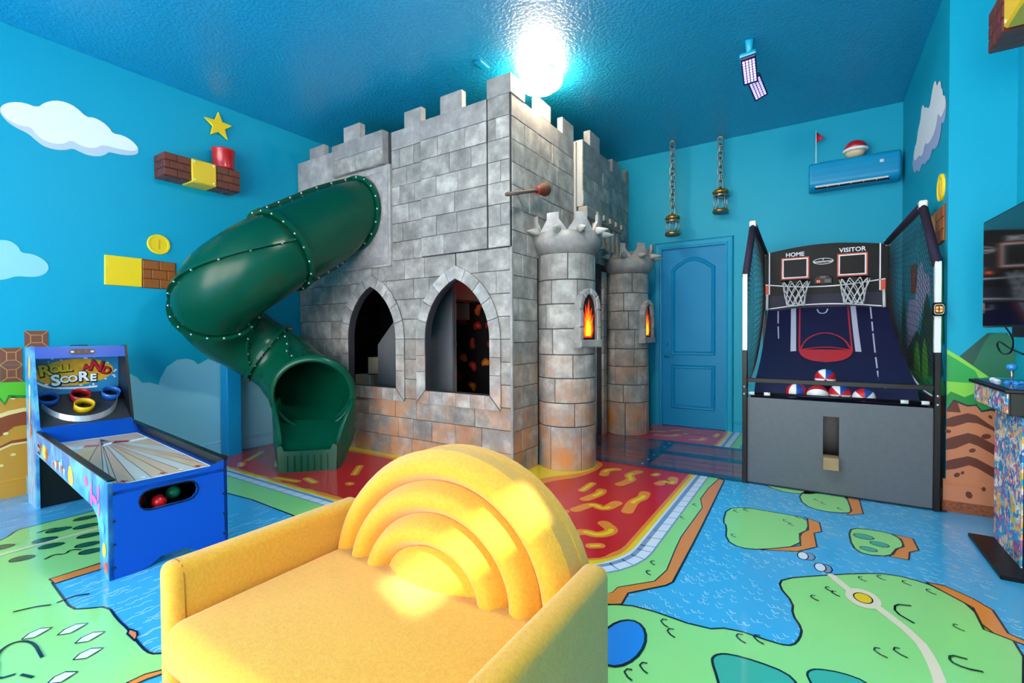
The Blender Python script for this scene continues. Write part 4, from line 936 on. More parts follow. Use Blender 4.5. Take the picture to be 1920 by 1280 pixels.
# flame niches on the towers: stone hood with a printed flame that glows by itself
m_fl0 = M('flame_dark_print', '#1c0a0c', 0.5)
m_fl1 = M('flame_red_print', '#e0320c', 0.5, emit=('#e0320c', 0.5)); m_fl2 = M('flame_orange_print', '#ff8a12', 0.5, emit=('#ff8a12', 0.7)); m_fl3 = M('flame_yellow_print', '#f7e42c', 0.5, emit=('#f7e42c', 0.8))
m_glow = M('niche_rim_paint', '#b4572c', 0.6)
def niche(tw, yc, r, ang, zc, s=1.0, sz=1.0):
    a = math.radians(ang); d = Vector((math.cos(a), math.sin(a), 0)); e = Vector((-math.sin(a), math.cos(a), 0)); o = Vector((-2.0, yc, zc)) + d * (r - 0.035)
    fm = lambda p, q, t: o + e * p + Vector((0, 0, q * sz)) + d * t
    def arch_(w, zb, zs, za, n=6): return [(-w, zb), (w, zb)] + [(w * math.cos(PI / 2 * k / n), zs + (za - zs) * math.sin(PI / 2 * k / n)) for k in range(n + 1)] + [(-w * math.sin(PI / 2 * k / n), zs + (za - zs) * math.cos(PI / 2 * k / n)) for k in range(1, n + 1)]
    nb = add('flame_niche', MB().prism(arch_(0.115 * s, -0.19, 0.08, 0.24), fm, 0.0, 0.075, holes=[arch_(0.080 * s, -0.155, 0.07, 0.20)]), m_stoneplain, tw)
    add('niche_back', MB().prism(arch_(0.082 * s, -0.158, 0.07, 0.203), fm, 0.0, 0.05), m_fl0, nb)
    # rim blocks
    for k, (p0, p1) in enumerate([(-.20, -.06), (-.055, 0.075)]):
        for sg in (-1, 1):
            x0, x1 = sorted((sg * 0.080 * s, sg * 0.122 * s)); add('rim_block', MB().prism([(x0, p0), (x1, p0), (x1, p1), (x0, p1)], fm, 0.02, 0.088, inset=0.008), m_stoneplain, nb)
    for k in range(4):
        q = []
        for (w, za) in ((0.080 * s, 0.20), (0.122 * s, 0.245)):
            pts = []
            for i in range(4):
                ph = PI * (k + 0.03 + 0.94 * i / 3) / 4; pts.append((w * math.cos(ph), 0.08 + (za - 0.08) * math.sin(ph)))
            q += pts if w < .1 * s else pts[::-1]
        add('rim_block', MB().prism(q, fm, 0.02, 0.088, inset=0.008), m_stoneplain, nb)
    add('niche_sill', MB().prism([(-0.125 * s, -0.215), (0.125 * s, -0.215), (0.12 * s, -0.155), (-0.12 * s, -0.155)], fm, 0.0, 0.10, inset=0.01), m_stoneplain, nb)
    fl = [(-.055, -.14), (.045, -.14), (.066, -.08), (.056, -.02), (.066, .05), (.04, .02), (.046, .10), (.02, .06), (.012, .17), (-.012, .08), (-.03, .13), (-.036, .04), (-.056, .07), (-.05, -.02), (-.068, -.07)]
    for kk, (m, sc_, dz) in enumerate(((m_fl1, 1.0, 0), (m_fl2, .74, -.025), (m_fl3, .46, -.06))):
        add('flame_print', MB().flat([(p[0] * sc_ * s, p[1] * sc_ + dz) for p in fl], fm, 0.052 + .0015 * kk), m, nb, fix=False)
niche(t1, 4.07, 0.262, -20, 1.37, 1.12, 1.16); niche(t2, 5.80, 0.25, -10, 1.37, 1.08, 1.14)
# portcullis hung above the gate, seen nearly edge-on
pc = add('portcullis', MB().box(-2.03, -1.93, 4.40, 5.44, 2.42, 2.53, 0.008), M('cream_timber', '#8c867c', 0.6), castle)
m_pc = MATS['cream_timber']
for k in range(7):
    y = 4.50 + k * 0.145
    add('portcullis_bar', MB().prism([(y - .035, 2.43), (y + .035, 2.43), (y + .035, 2.26), (y, 2.18), (y - .035, 2.26)], lambda a, b, t: Vector((-2.005 + t, a, b)), 0, 0.05, inset=0.003), m_pc, pc)
for k in range(5): add('portcullis_stud', MB().box(-1.93, -1.905, 4.62 + .18 * k, 4.68 + .18 * k, 2.45, 2.51, 0.006), m_pc, pc)
# interior: deck and black linings added to keep it dark, climbing wall, stair
m_int = M('interior_black', '#08080a', 0.75); m_deckw = M('interior_grey', '#3c4652', 0.6); m_step = M('beige_step', '#a3917b', 0.6); m_guard = M('grey_guard', '#6a6a6c', 0.6, var=(4, '#565a60', 0.3))
add('deck', MB().box(-5.25, CX - 0.065, CY + 0.062, BY - 0.02, 2.0, 2.06), m_int, castle)
add('lining', MB().box(-5.26, -5.20, CY + 0.062, BY - .02, 0, 2.0), m_int, castle)
add('lining', MB().box(-5.20, -4.25, 4.62, 4.68, 0, 2.0), m_int, castle)
add('lining', MB().box(-5.2, CX - .065, BY - .05, BY - .015, 0, 2.0), m_int, castle)
cw = add('climbing_wall', MB().box(-4.25, -2.62, 4.70, 4.76, 0, 2.0), m_int, castle)
hold_cols = ['#d8371f', '#e8602a', '#c8581c', '#8a1c12', '#c4261a', '#c4341c', '#9a3320', '#ee8a22', '#f0881f', '#e6321e', '#6d1710', '#f0921e', '#4d120e', '#a81c14']
for k, (x, z) in enumerate([(-3.91, 1.65), (-3.67, 1.67), (-3.52, 1.54), (-3.76, 1.4), (-3.53, 1.35), (-3.91, 1.13), (-3.61, 1.12), (-3.75, 0.95), (-3.41, 0.9), (-3.6, 0.85), (-3.82, 0.72), (-3.61, 0.6), (-3.36, 1.13), (-3.35, 1.36)]):
    rr = random.Random(k); mb = MB(); ph = rr.uniform(0, 6)
    def hf(u, v, x=x, z=z, ph=ph):
        a = 2 * PI * u; t = v * PI / 2; r = 0.052 * (1 + 0.28 * math.sin(2 * a + ph) + 0.16 * math.sin(3 * a + 2 * ph)) * math.sin(t)
        return Vector((x + r * math.cos(a) * .85, 4.70 - 0.05 * math.cos(t) ** .7 - .006 * math.sin(5 * a) * math.sin(t), z + r * math.sin(a) * 1.15))
    mb.grid(hf, 16, 6, cu=True)
    add('climbing_hold', mb, M('hold_' + hold_cols[k][1:], hold_cols[k], 0.5), cw)
m_led = M('red_led', '#ff2a2a', 0.4, emit=('#ff1c24', 9.0))
add('led_strip', MB().tube([(-4.2, 4.66, 1.97), (-2.7, 4.66, 1.97)], 0.010, 6), m_led, castle)
add('led_strip', MB().tube([(-2.45, 3.6, 1.97), (-2.45, 5.9, 1.97)], 0.010, 6), m_led, castle)
st = add('stair', MB().prism([(-4.90, 0.42), (-4.90, 0.60), (-4.33, 0.62), (-3.6, 1.3), (-3.2, 1.95), (-3.2, 0.02), (-4.90, 0.02)], lambda a, b, t: Vector((a, 3.86 + t, b)), 0, 0.02), m_step, castle)
for k in range(-2, 6):
    x0 = -4.78 + 0.235 * k; z = 0.76 + 0.215 * k
    add('step', MB().box(x0, x0 + 0.26, 3.84, 4.60, z - 0.20, z, 0.004), m_step, st)
add('guard_panel', MB().prism([(-4.30, 0.02), (-3.17, 0.02), (-3.17, 1.99), (-3.42, 1.99), (-4.30, 1.13)], lambda a, b, t: Vector((a, 3.78 + t, b)), 0, 0.035, inset=0.003), m_guard, st)
# low grey brick panel just inside the gate
gb = add('gate_back_panel', MB().box(-3.05, -3.0, 4.4, 6.0, 0, 1.9), m_int, castle)
for r in range(5):
    for c in range(6):
        y0 = 4.42 + c * 0.27 + (0.13 if r % 2 else 0); add('painted_block', MB().prism([(y0, .32 + r * .16), (y0 + .25, .32 + r * .16), (y0 + .25, .46 + r * .16), (y0, .46 + r * .16)], lambda a, b, t: Vector((-3.0 + t, a, b)), 0, 0.01, inset=0.003), M('painted_block_grey', '#76808a', 0.6), gb)
add('red_band', MB().prism([(4.4, 0.0), (6.0, 0.0), (6.0, 0.26)] + [(6.0 - .1 * k, 0.26 + (.05 if k % 2 else 0)) for k in range(1, 16)] + [(4.4, .28)], lambda a, b, t: Vector((-3.0 + t, a, b)), 0, 0.008), M('painted_flame_band', '#c4341c', 0.6), gb)

# ------------------------------------------------------------------ tube slide
m_green = M('green_plastic', '#01402c', 0.27, spec=0.28, var=(2.2, '#024a34', 0.3))
m_bolt = M('steel_bolt', '#d6d8da', 0.28, 1.0)
slide = thing('tube_slide', (-4.2, 2.6, 0), 'dark green spiral tube slide coming out of the castle wall', 'slide')
SX, RH, HY, HZ = -4.18, 0.35, 2.52, 2.024
def sp_pos(s):
    """s<0 straight run out of the wall, s>=0 helix angle in radians"""
    if s < 0: return Vector((SX, HY - s * RH, HZ - s * 0.25 * 0.86))
    if s > S_END:      # last turn straightens towards the mouth
        u = (s - S_END) / RAD(40); v = 1 - u
        return TAIL[0] * v ** 3 + TAIL[1] * (3 * v * v * u) + TAIL[2] * (3 * v * u * u) + TAIL[3] * u ** 3
    return Vector((SX - RH + RH * math.cos(-s), HY + RH * math.sin(-s), HZ - 0.25 * s))
EX = Vector((0.69, -0.724, 0)).normalized()
RAD = math.radians
S_END = RAD(275)
TAIL = [Vector((SX - RH + RH * math.cos(-S_END), HY + RH * math.sin(-S_END), HZ - 0.25 * S_END)), Vector((-4.36, 2.87, 0.745)), Vector((-4.20, 2.885, 0.70)), Vector((-4.095, 2.79, 0.665))]
def sp_frame(s):
    T = (sp_pos(s + .01) - sp_pos(s - .01)).normalized()
    if s < -1.2: w = min(1.0, (-1.2 - s) / 1.15); T = T.lerp(Vector((0, -1, 0)), w).normalized()      # squares up to the wall
    Nr = T.cross(Vector((0, 0, 1))).normalized(); return T, Nr, Nr.cross(T).normalized()
def sp_r(s): return 0.365 if s < 1.2 else (0.365 - 0.05 * min(1, (s - 1.2) / 2.2) + (0.035 * min(1, max(0, (s - 4.3) / 1.0))))
def sect(s0, s1, n):
    mb = MB(); k = 36
    def fn(u, v):
        s = s0 + (s1 - s0) * u; T, Nr, B = sp_frame(s); a = 2 * PI * v; return sp_pos(s) + (B * math.cos(a) + Nr * math.sin(a)) * sp_r(s)
    mb.grid(fn, n, k, cv=True); o = add('tube_section', mb, m_green, slide, fix=False)
    md = o.modifiers.new('wall', 'SOLIDIFY'); md.thickness = 0.008; md.offset = 0
    return o
S0 = -(3.362 - HY) / RH
JOINTS = [S0, -0.02, RAD(118), RAD(222), RAD(314.9)]
secs = [sect(a, b, max(6, int((b - a) * 9))) for a, b in zip(JOINTS[:-1], JOINTS[1:])]
bolt_mb = MB().lathe([(0, 0), (0.011, 0), (0.011, 0.004), (0.006, 0.009), (0, 0.010)], (0, 0, 0), n=8)
bolt0 = add('bolt_master', bolt_mb, m_bolt, slide)
BOLT_ME = bolt0.data; bpy.data.objects.remove(bolt0)
def bolt(p, d, parent, s=1.0):
    o = bpy.data.objects.new('bolt', BOLT_ME); col.objects.link(o); place(o, p, parent); o.rotation_euler = Vector(d).to_track_quat('Z', 'Y').to_euler(); o.scale = (s, s, s)
for j, s in enumerate(JOINTS[:-1]):       # ring flanges at the joints
    T, Nr, B = sp_frame(s); p = sp_pos(s); r = sp_r(s)
    fl = add('flange', MB().lathe([(r - .002, -.016), (r + .040, -.016), (r + .040, .016), (r - .002, .016)], p, T, 48, close=True, smooth=False, ref=B), m_green, slide)
    nb = 18
    for k in range(nb):
        a = 2 * PI * (k + .5) / nb; d = B * math.cos(a) + Nr * math.sin(a); c = p + d * (r + .022)
        sgn = -1 if (cam.location - p).dot(T) < 0 else 1
        bolt(c + T * (0.016 * sgn), T * sgn, fl)
for j, psis in enumerate(((0, 180), (-78, 102), (-60, 120), (-150, 30))):   # seam ribs along each section
    s0, s1 = JOINTS[j] + .06, JOINTS[j + 1] - .06
    for psi in psis:
        n = max(4, int((s1 - s0) * 8)); vs = []; a = RAD(psi)
        for i in range(n + 1):
            s = s0 + (s1 - s0) * i / n; T, Nr, B = sp_frame(s); d = B * math.cos(a) + Nr * math.sin(a); e = T.cross(d); p = sp_pos(s); r = sp_r(s)
            vs += [p + d * (r - .004) - e * .009, p + d * (r + .034) - e * .009, p + d * (r + .034) + e * .009, p + d * (r - .004) + e * .009]
        fs = [(4 * i + q, 4 * i + (q + 1) % 4, 4 * i + 4 + (q + 1) % 4, 4 * i + 4 + q) for i in range(n) for q in range(4)] + [(0, 1, 2, 3), (4 * n, 4 * n + 1, 4 * n + 2, 4 * n + 3)]
        rb = add('seam_rib', MB().add(vs, fs), m_green, slide)
        m = max(2, int((s1 - s0) * RH / 0.105))
        for i in range(m):
            s = s0 + (s1 - s0) * (i + .5) / m; T, Nr, B = sp_frame(s); d = B * math.cos(a) + Nr * math.sin(a); e = T.cross(d)
            sgn = 1 if (cam.location - sp_pos(s)).dot(e) > 0 else -1
            bolt(sp_pos(s) + d * (sp_r(s) + .020) + e * (.009 * sgn), e * sgn, rb)
# exit trough
E0 = sp_pos(JOINTS[-1]); EN = Vector((EX.y, -EX.x, 0))
LIP = Vector((-3.885, 2.58, 0))
OR = LIP - EX * 0.29
def lerp_tab(s, tab):
    for (a, va), (b, vb) in zip(tab[:-1], tab[1:]):
        if s <= b: return va + (vb - va) * max(0.0, (s - a) / (b - a))
    return tab[-1][1]
def trough(s):
    zf = lerp_tab(s, ((-.12, .41), (-.05, .37), (0.02, .325), (.22, .20), (.30, .195))); hw = lerp_tab(s, ((-.12, .375), (.02, .375), (.24, .262), (.30, .255)))
    zt = lerp_tab(s, ((-.12, .64), (-.03, .62), (.06, .53), (.15, .40), (.22, .265), (.30, .245)))
    th = 0.05; c = OR + EX * s; zb = lerp_tab(s, ((-.12, .27), (0, .24), (.16, .05), (.2, 0.0), (.3, 0.0)))
    iw = hw - th; pts = []
    for (w, z) in ((-hw, zt - .025), (-hw + .010, zt - .006), (-hw + th * .5, zt), (-hw + th - .008, zt - .008), (-iw, zt - .03)): pts.append((w, z))
    for k in range(1, 12): a = PI * k / 12; pts.append((-iw * math.copysign(abs(math.cos(a)) ** .55, math.cos(a)), zf + max(0.0, (zt - .03 - zf)) * (1 - math.sin(a) ** .55) ** 1.6))
    for (w, z) in ((iw, zt - .03), (hw - th + .008, zt - .008), (hw - th * .5, zt), (hw - .010, zt - .006), (hw, zt - .025), (hw * .97, zb), (0, zb), (-hw * .97, zb)): pts.append((w, z))
    return [c + EN * w + Vector((0, 0, z)) for w, z in pts]
ss = [-0.12, -0.07, -0.03, 0.015, 0.06, 0.105, 0.15, 0.185, 0.22, 0.25, 0.275, 0.285]; rowsT = [trough(s) for s in ss]; m_ = len(rowsT[0])
mb = MB().add([p for r in rowsT for p in r], [(i * m_ + k, i * m_ + (k + 1) % m_, (i + 1) * m_ + (k + 1) % m_, (i + 1) * m_ + k) for i in range(len(ss) - 1) for k in range(m_)] + [tuple(range(m_)), tuple(range((len(ss) - 1) * m_, len(ss) * m_))], True)
ex = add('exit_chute', mb, m_green, slide)
ex.modifiers.new('edge_split', 'EDGE_SPLIT').split_angle = RAD(50)
for k in range(7): add('grip_rib', MB().obox(LIP + EN * (-0.17 + .057 * k) + Vector((0, 0, 0.085)), (EN, EX, (0, 0, 1)), (0.006, 0.008, 0.072), 0.003), m_green, ex)
# rim of the tube mouth above the chute
T, Nr, B = sp_frame(JOINTS[-1]); add('mouth_rim', MB().lathe([(sp_r(5.4) - .01, -.03), (sp_r(5.4) + .050, -.03), (sp_r(5.4) + .050, -.012), (sp_r(5.4) + .012, .012), (sp_r(5.4) - .01, .012)], E0, T, 48, close=True, ref=B), m_green, slide)
# grey mounting plate on the castle and the blue support post
mp = add('slide_mount', MB().prism([(-4.515, 1.95), (-3.655, 1.95), (-3.655, 2.988), (-4.515, 2.988)], f_cf, 0, 0.035, inset=0.004), m_stoneplain, castle)
add('mount_frame', MB().prism([(-4.49, 1.975), (-3.68, 1.975), (-3.68, 2.965), (-4.49, 2.965)], f_cf, 0.035, 0.043, holes=[[(-4.42, 2.05), (-3.75, 2.05), (-3.75, 2.92), (-4.42, 2.92)]]), m_stoneplain, mp)
add('support_post', MB().box(-5.24, -5.10, 2.49, 2.63, 0, 1.02, 0.004), m_door, slide)
add('post_bracket', MB().box(-5.12, -4.90, 2.53, 2.59, 0.94, 1.0, 0.004), m_door, slide)

# ------------------------------------------------------------------ yellow sofa
def fabric(name, c, c2):
    m = M(name, c, 0.85, sheen=0.3)
    nt = m.node_tree; N = nt.nodes; Lk = nt.links; b = N['Principled BSDF']
    geo = N.new('ShaderNodeNewGeometry')
    n = N.new('ShaderNodeTexNoise'); n.inputs['Scale'].default_value = 85; n.inputs['Detail'].default_value = 10; n.inputs['Roughness'].default_value = 0.85
    Lk.new(geo.outputs['Position'], n.inputs['Vector'])
    r = N.new('ShaderNodeValToRGB'); r.color_ramp.elements[0].position = 0.34; r.color_ramp.elements[1].position = 0.66
    r.color_ramp.elements[0].color = lin(c); r.color_ramp.elements[1].color = lin(c2); Lk.new(n.outputs['Fac'], r.inputs['Fac']); Lk.new(r.outputs['Color'], b.inputs['Base Color'])
    v = N.new('ShaderNodeTexVoronoi'); v.inputs['Scale'].default_value = 420; Lk.new(geo.outputs['Position'], v.inputs['Vector'])
    bp = N.new('ShaderNodeBump'); bp.inputs['Strength'].default_value = 0.45; bp.inputs['Distance'].default_value = 0.002
    Lk.new(v.outputs['Distance'], bp.inputs['Height']); Lk.new(bp.outputs['Normal'], b.inputs['Normal'])
    return m
m_sofa = fabric('mustard_chenille', '#cd8c0c', '#e2aa28')
m_seam = M('mustard_piping', '#a86f0c', 0.8)
sofa = thing('loveseat', (-1.16, 1.0, 0), 'mustard yellow upholstered loveseat with a scalloped rainbow arched back', 'sofa')
def soft_box(x0, x1, y0, y1, z0, z1, r, n=5, puff=0.0):
    """box with rounded edges and an optional puffed top"""
    c = Vector(((x0 + x1) / 2, (y0 + y1) / 2, (z0 + z1) / 2)); hx, hy, hz = (x1 - x0) / 2, (y1 - y0) / 2, (z1 - z0) / 2
    bm = bmesh.new(); bmesh.ops.create_cube(bm, size=2)
    for v in bm.verts: v.co = Vector((v.co.x * hx, v.co.y * hy, v.co.z * hz))
    bmesh.ops.bevel(bm, geom=list(bm.edges), offset=r, segments=n, profile=0.5, affect='EDGES')
    if puff:
        bmesh.ops.subdivide_edges(bm, edges=[e for e in bm.edges if e.calc_length() > 0.25], cuts=8, use_grid_fill=True)
        for v in bm.verts:
            if v.co.z > 0: v.co.z += puff * max(0, 1 - (v.co.x / hx) ** 2) * max(0, 1 - (v.co.y / hy) ** 2)
    bm.verts.index_update()
    mb = MB().add([v.co + c for v in bm.verts], [tuple(v.index for v in f.verts) for f in bm.faces], True); bm.free(); return mb
add('sofa_base', soft_box(-1.69, -0.63, 0.66, 1.34, 0.06, 0.24, 0.03), m_sofa, sofa)
add('seat_cushion', soft_box(-1.695, -0.622, 0.615, 1.30, 0.20, 0.365, 0.055, 6, 0.012), m_sofa, sofa)
for x0, x1 in ((-1.785, -1.695), (-0.625, -0.538)):
    a = add('arm', soft_box(x0, x1, 0.645, 1.40, 0.085, 0.522, 0.032, 5), m_sofa, sofa)
    xs = x1 - .006 if x0 < -1 else x0 + .006
    xi, xm, xo = (x1, (x0 + x1) / 2, x0) if x0 < -1 else (x0, (x0 + x1) / 2, x1); sg = 1 if x0 < -1 else -1
    ring = [(xi, .690, .34), (xi, .688, .42), (xi, .686, .488), (xi - sg * .009, .685, .512), (xi - sg * .032, .684, .522), (xm, .684, .522), (xo + sg * .032, .684, .522), (xo + sg * .009, .685, .512), (xo, .686, .488), (xo, .688, .30), (xo, .69, .10)]
    add('arm_piping', MB().tube(ring, .0022, 6), m_seam, a)
for sx in (-1.72, -0.6):
    for sy in (0.70, 1.33): add('foot', MB().lathe([(0.018, 0), (0.024, 0.09), (0, 0.09)], (sx, sy, 0), n=12), m_black, sofa)
SZ, SXC = 0.345, -1.160
bands = [(0.548, 0.462, 0.435, 0.350, 1.300), (0.437, 0.352, 0.322, 0.238, 1.280), (0.324, 0.240, 0.211, 0.128, 1.262), (0.213, 0.130, 0.0, 0.0, 1.245)]
for i, (ao, bo, ai, bi, yf) in enumerate(bands):
    mb = MB(); nt_ = 40; prof = []
    npf = 12
    for k in range(npf + 1):
        s = k / npf; prof.append((s, -0.064 * (1 - abs(2 * s - 1) ** 2.3) if i < 3 else -0.060 * (1 - s ** 2.3)))
    def fn(u, v, ao=ao, bo=bo, ai=ai, bi=bi, yf=yf, i=i):
        th = PI * (-0.06 + 1.12 * u); k = v * (len(prof) - 1); k0 = min(int(k), len(prof) - 2); f = k - k0
        s = prof[k0][0] * (1 - f) + prof[k0 + 1][0] * f; d = prof[k0][1] * (1 - f) + prof[k0 + 1][1] * f
        a, b = ai + (ao - ai) * s, bi + (bo - bi) * s; z = SZ + b * math.sin(th)
        return Vector((SXC + a * math.cos(th), yf + d + 0.16 * (z - SZ), z))
    mb.grid(fn, nt_ + 1, npf + 1)
    # outer and inner skirts back to the frame
    def sk(u, v, a=ao, b=bo, yf=yf):
        th = PI * (-0.06 + 1.12 * u); z = SZ + b * math.sin(th); yb = yf + 0.16 * (z - SZ)
        w = v; rr = 1 - (0.0 if i else 0.02 * w); return Vector((SXC + a * rr * math.cos(th), yb + (1.43 + 0.12 * (z - SZ) - yb) * w, SZ + b * rr * math.sin(th)))
    mb.grid(sk, nt_ + 1, 5)
    add('back_channel', mb, m_sofa, sofa, fix=False)
mb = MB(); pts = [(SXC + 0.545 * math.cos(PI * k / 30), SZ + 0.458 * math.sin(PI * k / 30)) for k in range(31)] + [(SXC - 0.545, 0.1), (SXC + 0.545, 0.1)]
mb.prism(pts, lambda a, b, t: Vector((a, 1.40 + 0.12 * (b - SZ) + t, b)), 0.0, 0.045)
add('back_shell', mb, m_sofa, sofa)

# ------------------------------------------------------------------ roll-and-score ball game
m_gblue = M('glossy_blue_laminate', '#0a4cb0', 0.3, spec=0.3, coat=0.05)
m_gblack = M('black_laminate', '#0a0b0d', 0.35)
m_charcoal = M('charcoal_laminate', '#2d2e31', 0.4, var=(8, '#3a3b3e', 0.3))
m_silver = M('silver_rail', '#d5dade', 0.3, 0.6)
GO = Vector((-3.02, 0.89, 0)); G1 = Vector((-0.9985, 0.055, 0)); G2 = Vector((0.055, 0.9985, 0)); GW = 0.56
def gl(u, v, w): return GO + G1 * u + G2 * v + Vector((0, 0, w))
game = thing('ball_roll_game', gl(1.0, GW / 2, 0), 'blue alley ball roller game with numbered scoring rings against the left wall', 'arcade game')
side = [(0, 0), (0.16, 0), (0.165, 0.20), (0.20, 0.285), (0.30, 0.325), (1.66, 0.405), (1.70, 0.40), (1.70, 0), (2.0, 0), (2.0, 1.165), (1.785, 1.178), (1.64, 0.566), (0, 0.508)]
m_art = M('party_side_art', '#1d6fb8', 0.3, coat=0.2, var=(7, '#58b7d8', 0.1))
f_gl = lambda a, b, t: gl(a, -t, b); f_gr = lambda a, b, t: gl(a, GW + t, b)
s1 = add('side_panel', MB().prism(side, f_gl, -0.018, 0.0), m_art, game)
add('side_panel', MB().prism(side, f_gr, -0.018, 0.0), m_gblack, game)
# printed party decorations on the visible side
rg = random.Random(5); ART = [('#f3d13c', 'yellow'), ('#e2572b', 'orange'), ('#f0f2f4', 'white'), ('#ee5aa0', 'pink'), ('#57c6e0', 'sky'), ('#e7b27a', 'peach')]
for c, n in ART: M('art_' + n, c, 0.3, coat=0.2)
def artp(poly, n, t=0.0012): add('side_print', MB().flat(poly, f_gl, t), MATS['art_' + n], s1, fix=False)
for (u, z, ru, rz, n) in ((1.42, 0.46, .05, .05, 'yellow'), (1.36, 0.45, .035, .045, 'orange'), (1.36, 0.45, .02, .03, 'peach'), (0.74, .415, .05, .06, 'yellow'), (0.70, 0.40, .03, .045, 'peach'), (0.95, .455, .03, .03, 'sky'), (1.55, .47, .03, .04, 'orange'), (0.40, .44, .035, .03, 'pink'), (0.3, .40, .02, .06, 'pink'), (0.17, .42, .018, .05, 'pink'), (0.24, .37, .05, .02, 'pink'), (0.30, .345, .015, .025, 'pink'), (0.16, .33, .014, .04, 'pink'), (.08, .14, .03, .04, 'yellow'), (.06, .05, .03, .03, 'orange'), (.1, .25, .025, .03, 'sky'), (1.85, 1.02, .03, .09, 'yellow'), (1.87, .70, .035, .12, 'peach'), (1.84, .55, .03, .06, 'orange'), (1.85, .85, .03, .05, 'white'), (1.1, .43, .03, .02, 'sky')):
    artp(oval(u, z, ru, rz, 16, 0.2), n, 0.0012 + 0.0002 * (hash((u, z)) % 5))
for k in range(6):
    u = 1.18 - .055 * k; artp([(u, .46 - .012 * abs(k - 2.5)), (u - .045, .46 - .012 * abs(k - 2.5)), (u - .022, .385)], ('orange', 'white')[k % 2], 0.0022)
for k in range(5): artp([(1.76 + .05 * k, 0.0), (1.775 + .05 * k, 0.0), (1.775 + .05 * k, .5 + .1 * (k % 3)), (1.765 + .05 * k, .5 + .1 * (k % 2))], 'white', 0.0006)
for u, z in ((1.60, .48), (1.56, .475), (1.60, .43), (1.56, .425)): add('screw', MB().lathe([(0, 0), (0.010, 0), (0.007, 0.005), (0, 0.005)], f_gl(u, z, 0), G2 * -1, 8), m_gblack, s1)
# black cap along the rails
for v0, v1 in ((-0.004, 0.030), (GW - 0.030, GW + 0.004)):
    mb = MB(); mb.add([gl(u, v, w) for u, w in ((-.004, .508), (1.64, .566), (1.64, .574), (-.004, .516)) for v in (v0, v1)], [(0, 1, 3, 2), (2, 3, 5, 4), (4, 5, 7, 6), (6, 7, 1, 0), (0, 2, 4, 6), (1, 3, 5, 7)]); add('rail_cap', mb, m_gblack, game)
# front panel with ball window
f_gf = lambda a, b, t: gl(-t, a, b)
top = [(GW - GW * k / 12, 0.500 - 0.048 * math.sin(PI * k / 12)) for k in range(13)]
pill = [(0.265 + 0.085 * s + 0.052 * math.cos(a), 0.368 + 0.052 * math.sin(a)) for s, rng in ((1, range(-9, 10, 3)), (-1, range(9, 28, 3))) for a in [k * PI / 18 for k in rng]]
foot_cut = [(0, 0), (0.12, 0), (0.17, 0.012), (0.22, 0.045), (0.34, 0.045), (0.39, 0.012), (0.44, 0), (GW, 0)]
fpn = add('front_panel', MB().prism(foot_cut + [(GW, 0.5)] + top[1:-1] + [(0, 0.5)], f_gf, -0.018, 0.0, holes=[pill]), m_gblue, game)
add('window_trim', MB().prism([(0.265 + (p[0] - .265) * 1.04, .368 + (p[1] - .368) * 1.12) for p in pill], f_gf, 0.0, 0.003, holes=[pill]), m_gblack, fpn)
for v in (0.02, GW - .02):
    for z in (0.06, 0.18, 0.30, 0.44): add('screw', MB().lathe([(0, 0), (0.007, 0), (0.005, 0.004), (0, 0.004)], f_gf(v, z, 0), G1 * -1, 8), m_gblack, fpn)
mb = MB(); mb.add([gl(u, v, w) for u in (0.02, 0.22) for v in (0.02, GW - .02) for w in (0.27, 0.44)], [(0, 1, 3, 2), (4, 5, 7, 6), (0, 1, 5, 4), (2, 3, 7, 6), (0, 2, 6, 4), (1, 3, 7, 5)]); 
add('ball_tray', MB().add([gl(0.02, .02, .28), gl(.02, GW - .02, .28), gl(.22, GW - .02, .30), gl(.22, .02, .30), gl(.22, .02, .45), gl(.22, GW - .02, .45)], [(0, 1, 2, 3), (3, 2, 5, 4)]), m_gblack, game)
# lane
def lane_z(u): return 0.452 + 0.055 * u / 1.5
f_ln = lambda a, b, t: gl(a, b, lane_z(a) + t)
ln = add('lane_deck', MB().prism([(0.0, 0.018), (1.50, 0.018), (1.50, GW - .018), (0.0, GW - .018)], f_ln, -0.02, 0.0), m_gblue, game)
m_w1 = M('light_maple_print', '#e8c8a4', 0.25, coat=0.3, var=(6, '#e3b98c', 0.3)); m_w2 = M('pale_maple_print', '#ded3c4', 0.25, coat=0.3); m_w3 = M('peach_maple_print', '#e9b992', 0.25, coat=0.3)
m_redp = M('red_print', '#c8203a', 0.25, coat=0.3)
paint('lane_border', ln, [(0.10, 0.045), (1.42, 0.045), (1.42, GW - .045), (0.10, GW - .045)], f_ln, 0.0006, m_white)
fan = (1.34, GW / 2); nb = 13
import itertools
def on_edge(t):    # walk the near three sides of the lane rectangle
    x0, x1, y0, y1 = 0.115, 1.40, 0.055, GW - .055
    per = [(x1, y0), (x0, y0), (x0, y1), (x1, y1)]; L_ = [1.285, GW - .11, 1.285]; d = t * sum(L_)
    for i in range(3):
        if d <= L_[i] or i == 2: f = min(1, d / L_[i]); return (per[i][0] + (per[i + 1][0] - per[i][0]) * f, per[i][1] + (per[i + 1][1] - per[i][1]) * f)
        d -= L_[i]
ts = [0, .25, .36, .405, .43, .455, .48, .505, .53, .555, .60, .68, .8, 1.0]
for k in range(nb):
    a, b = on_edge(ts[k]), on_edge(ts[k + 1]); poly = [fan, a] + ([(0.115, 0.055)] if ts[k] < 0.41 < ts[k + 1] and a[0] > .12 else []) + ([(0.115, GW - .055)] if a[0] < .12 < b[0] else []) + [b]
    add('lane_plank', MB().flat(poly, f_ln, 0.0012), (m_w1, m_w3, m_w2)[k % 3], ln, fix=False)
paint('lane_plank', ln, [(1.40, .055), (1.40, GW - .055), fan], f_ln, 0.0012, m_w3)
mb = MB()
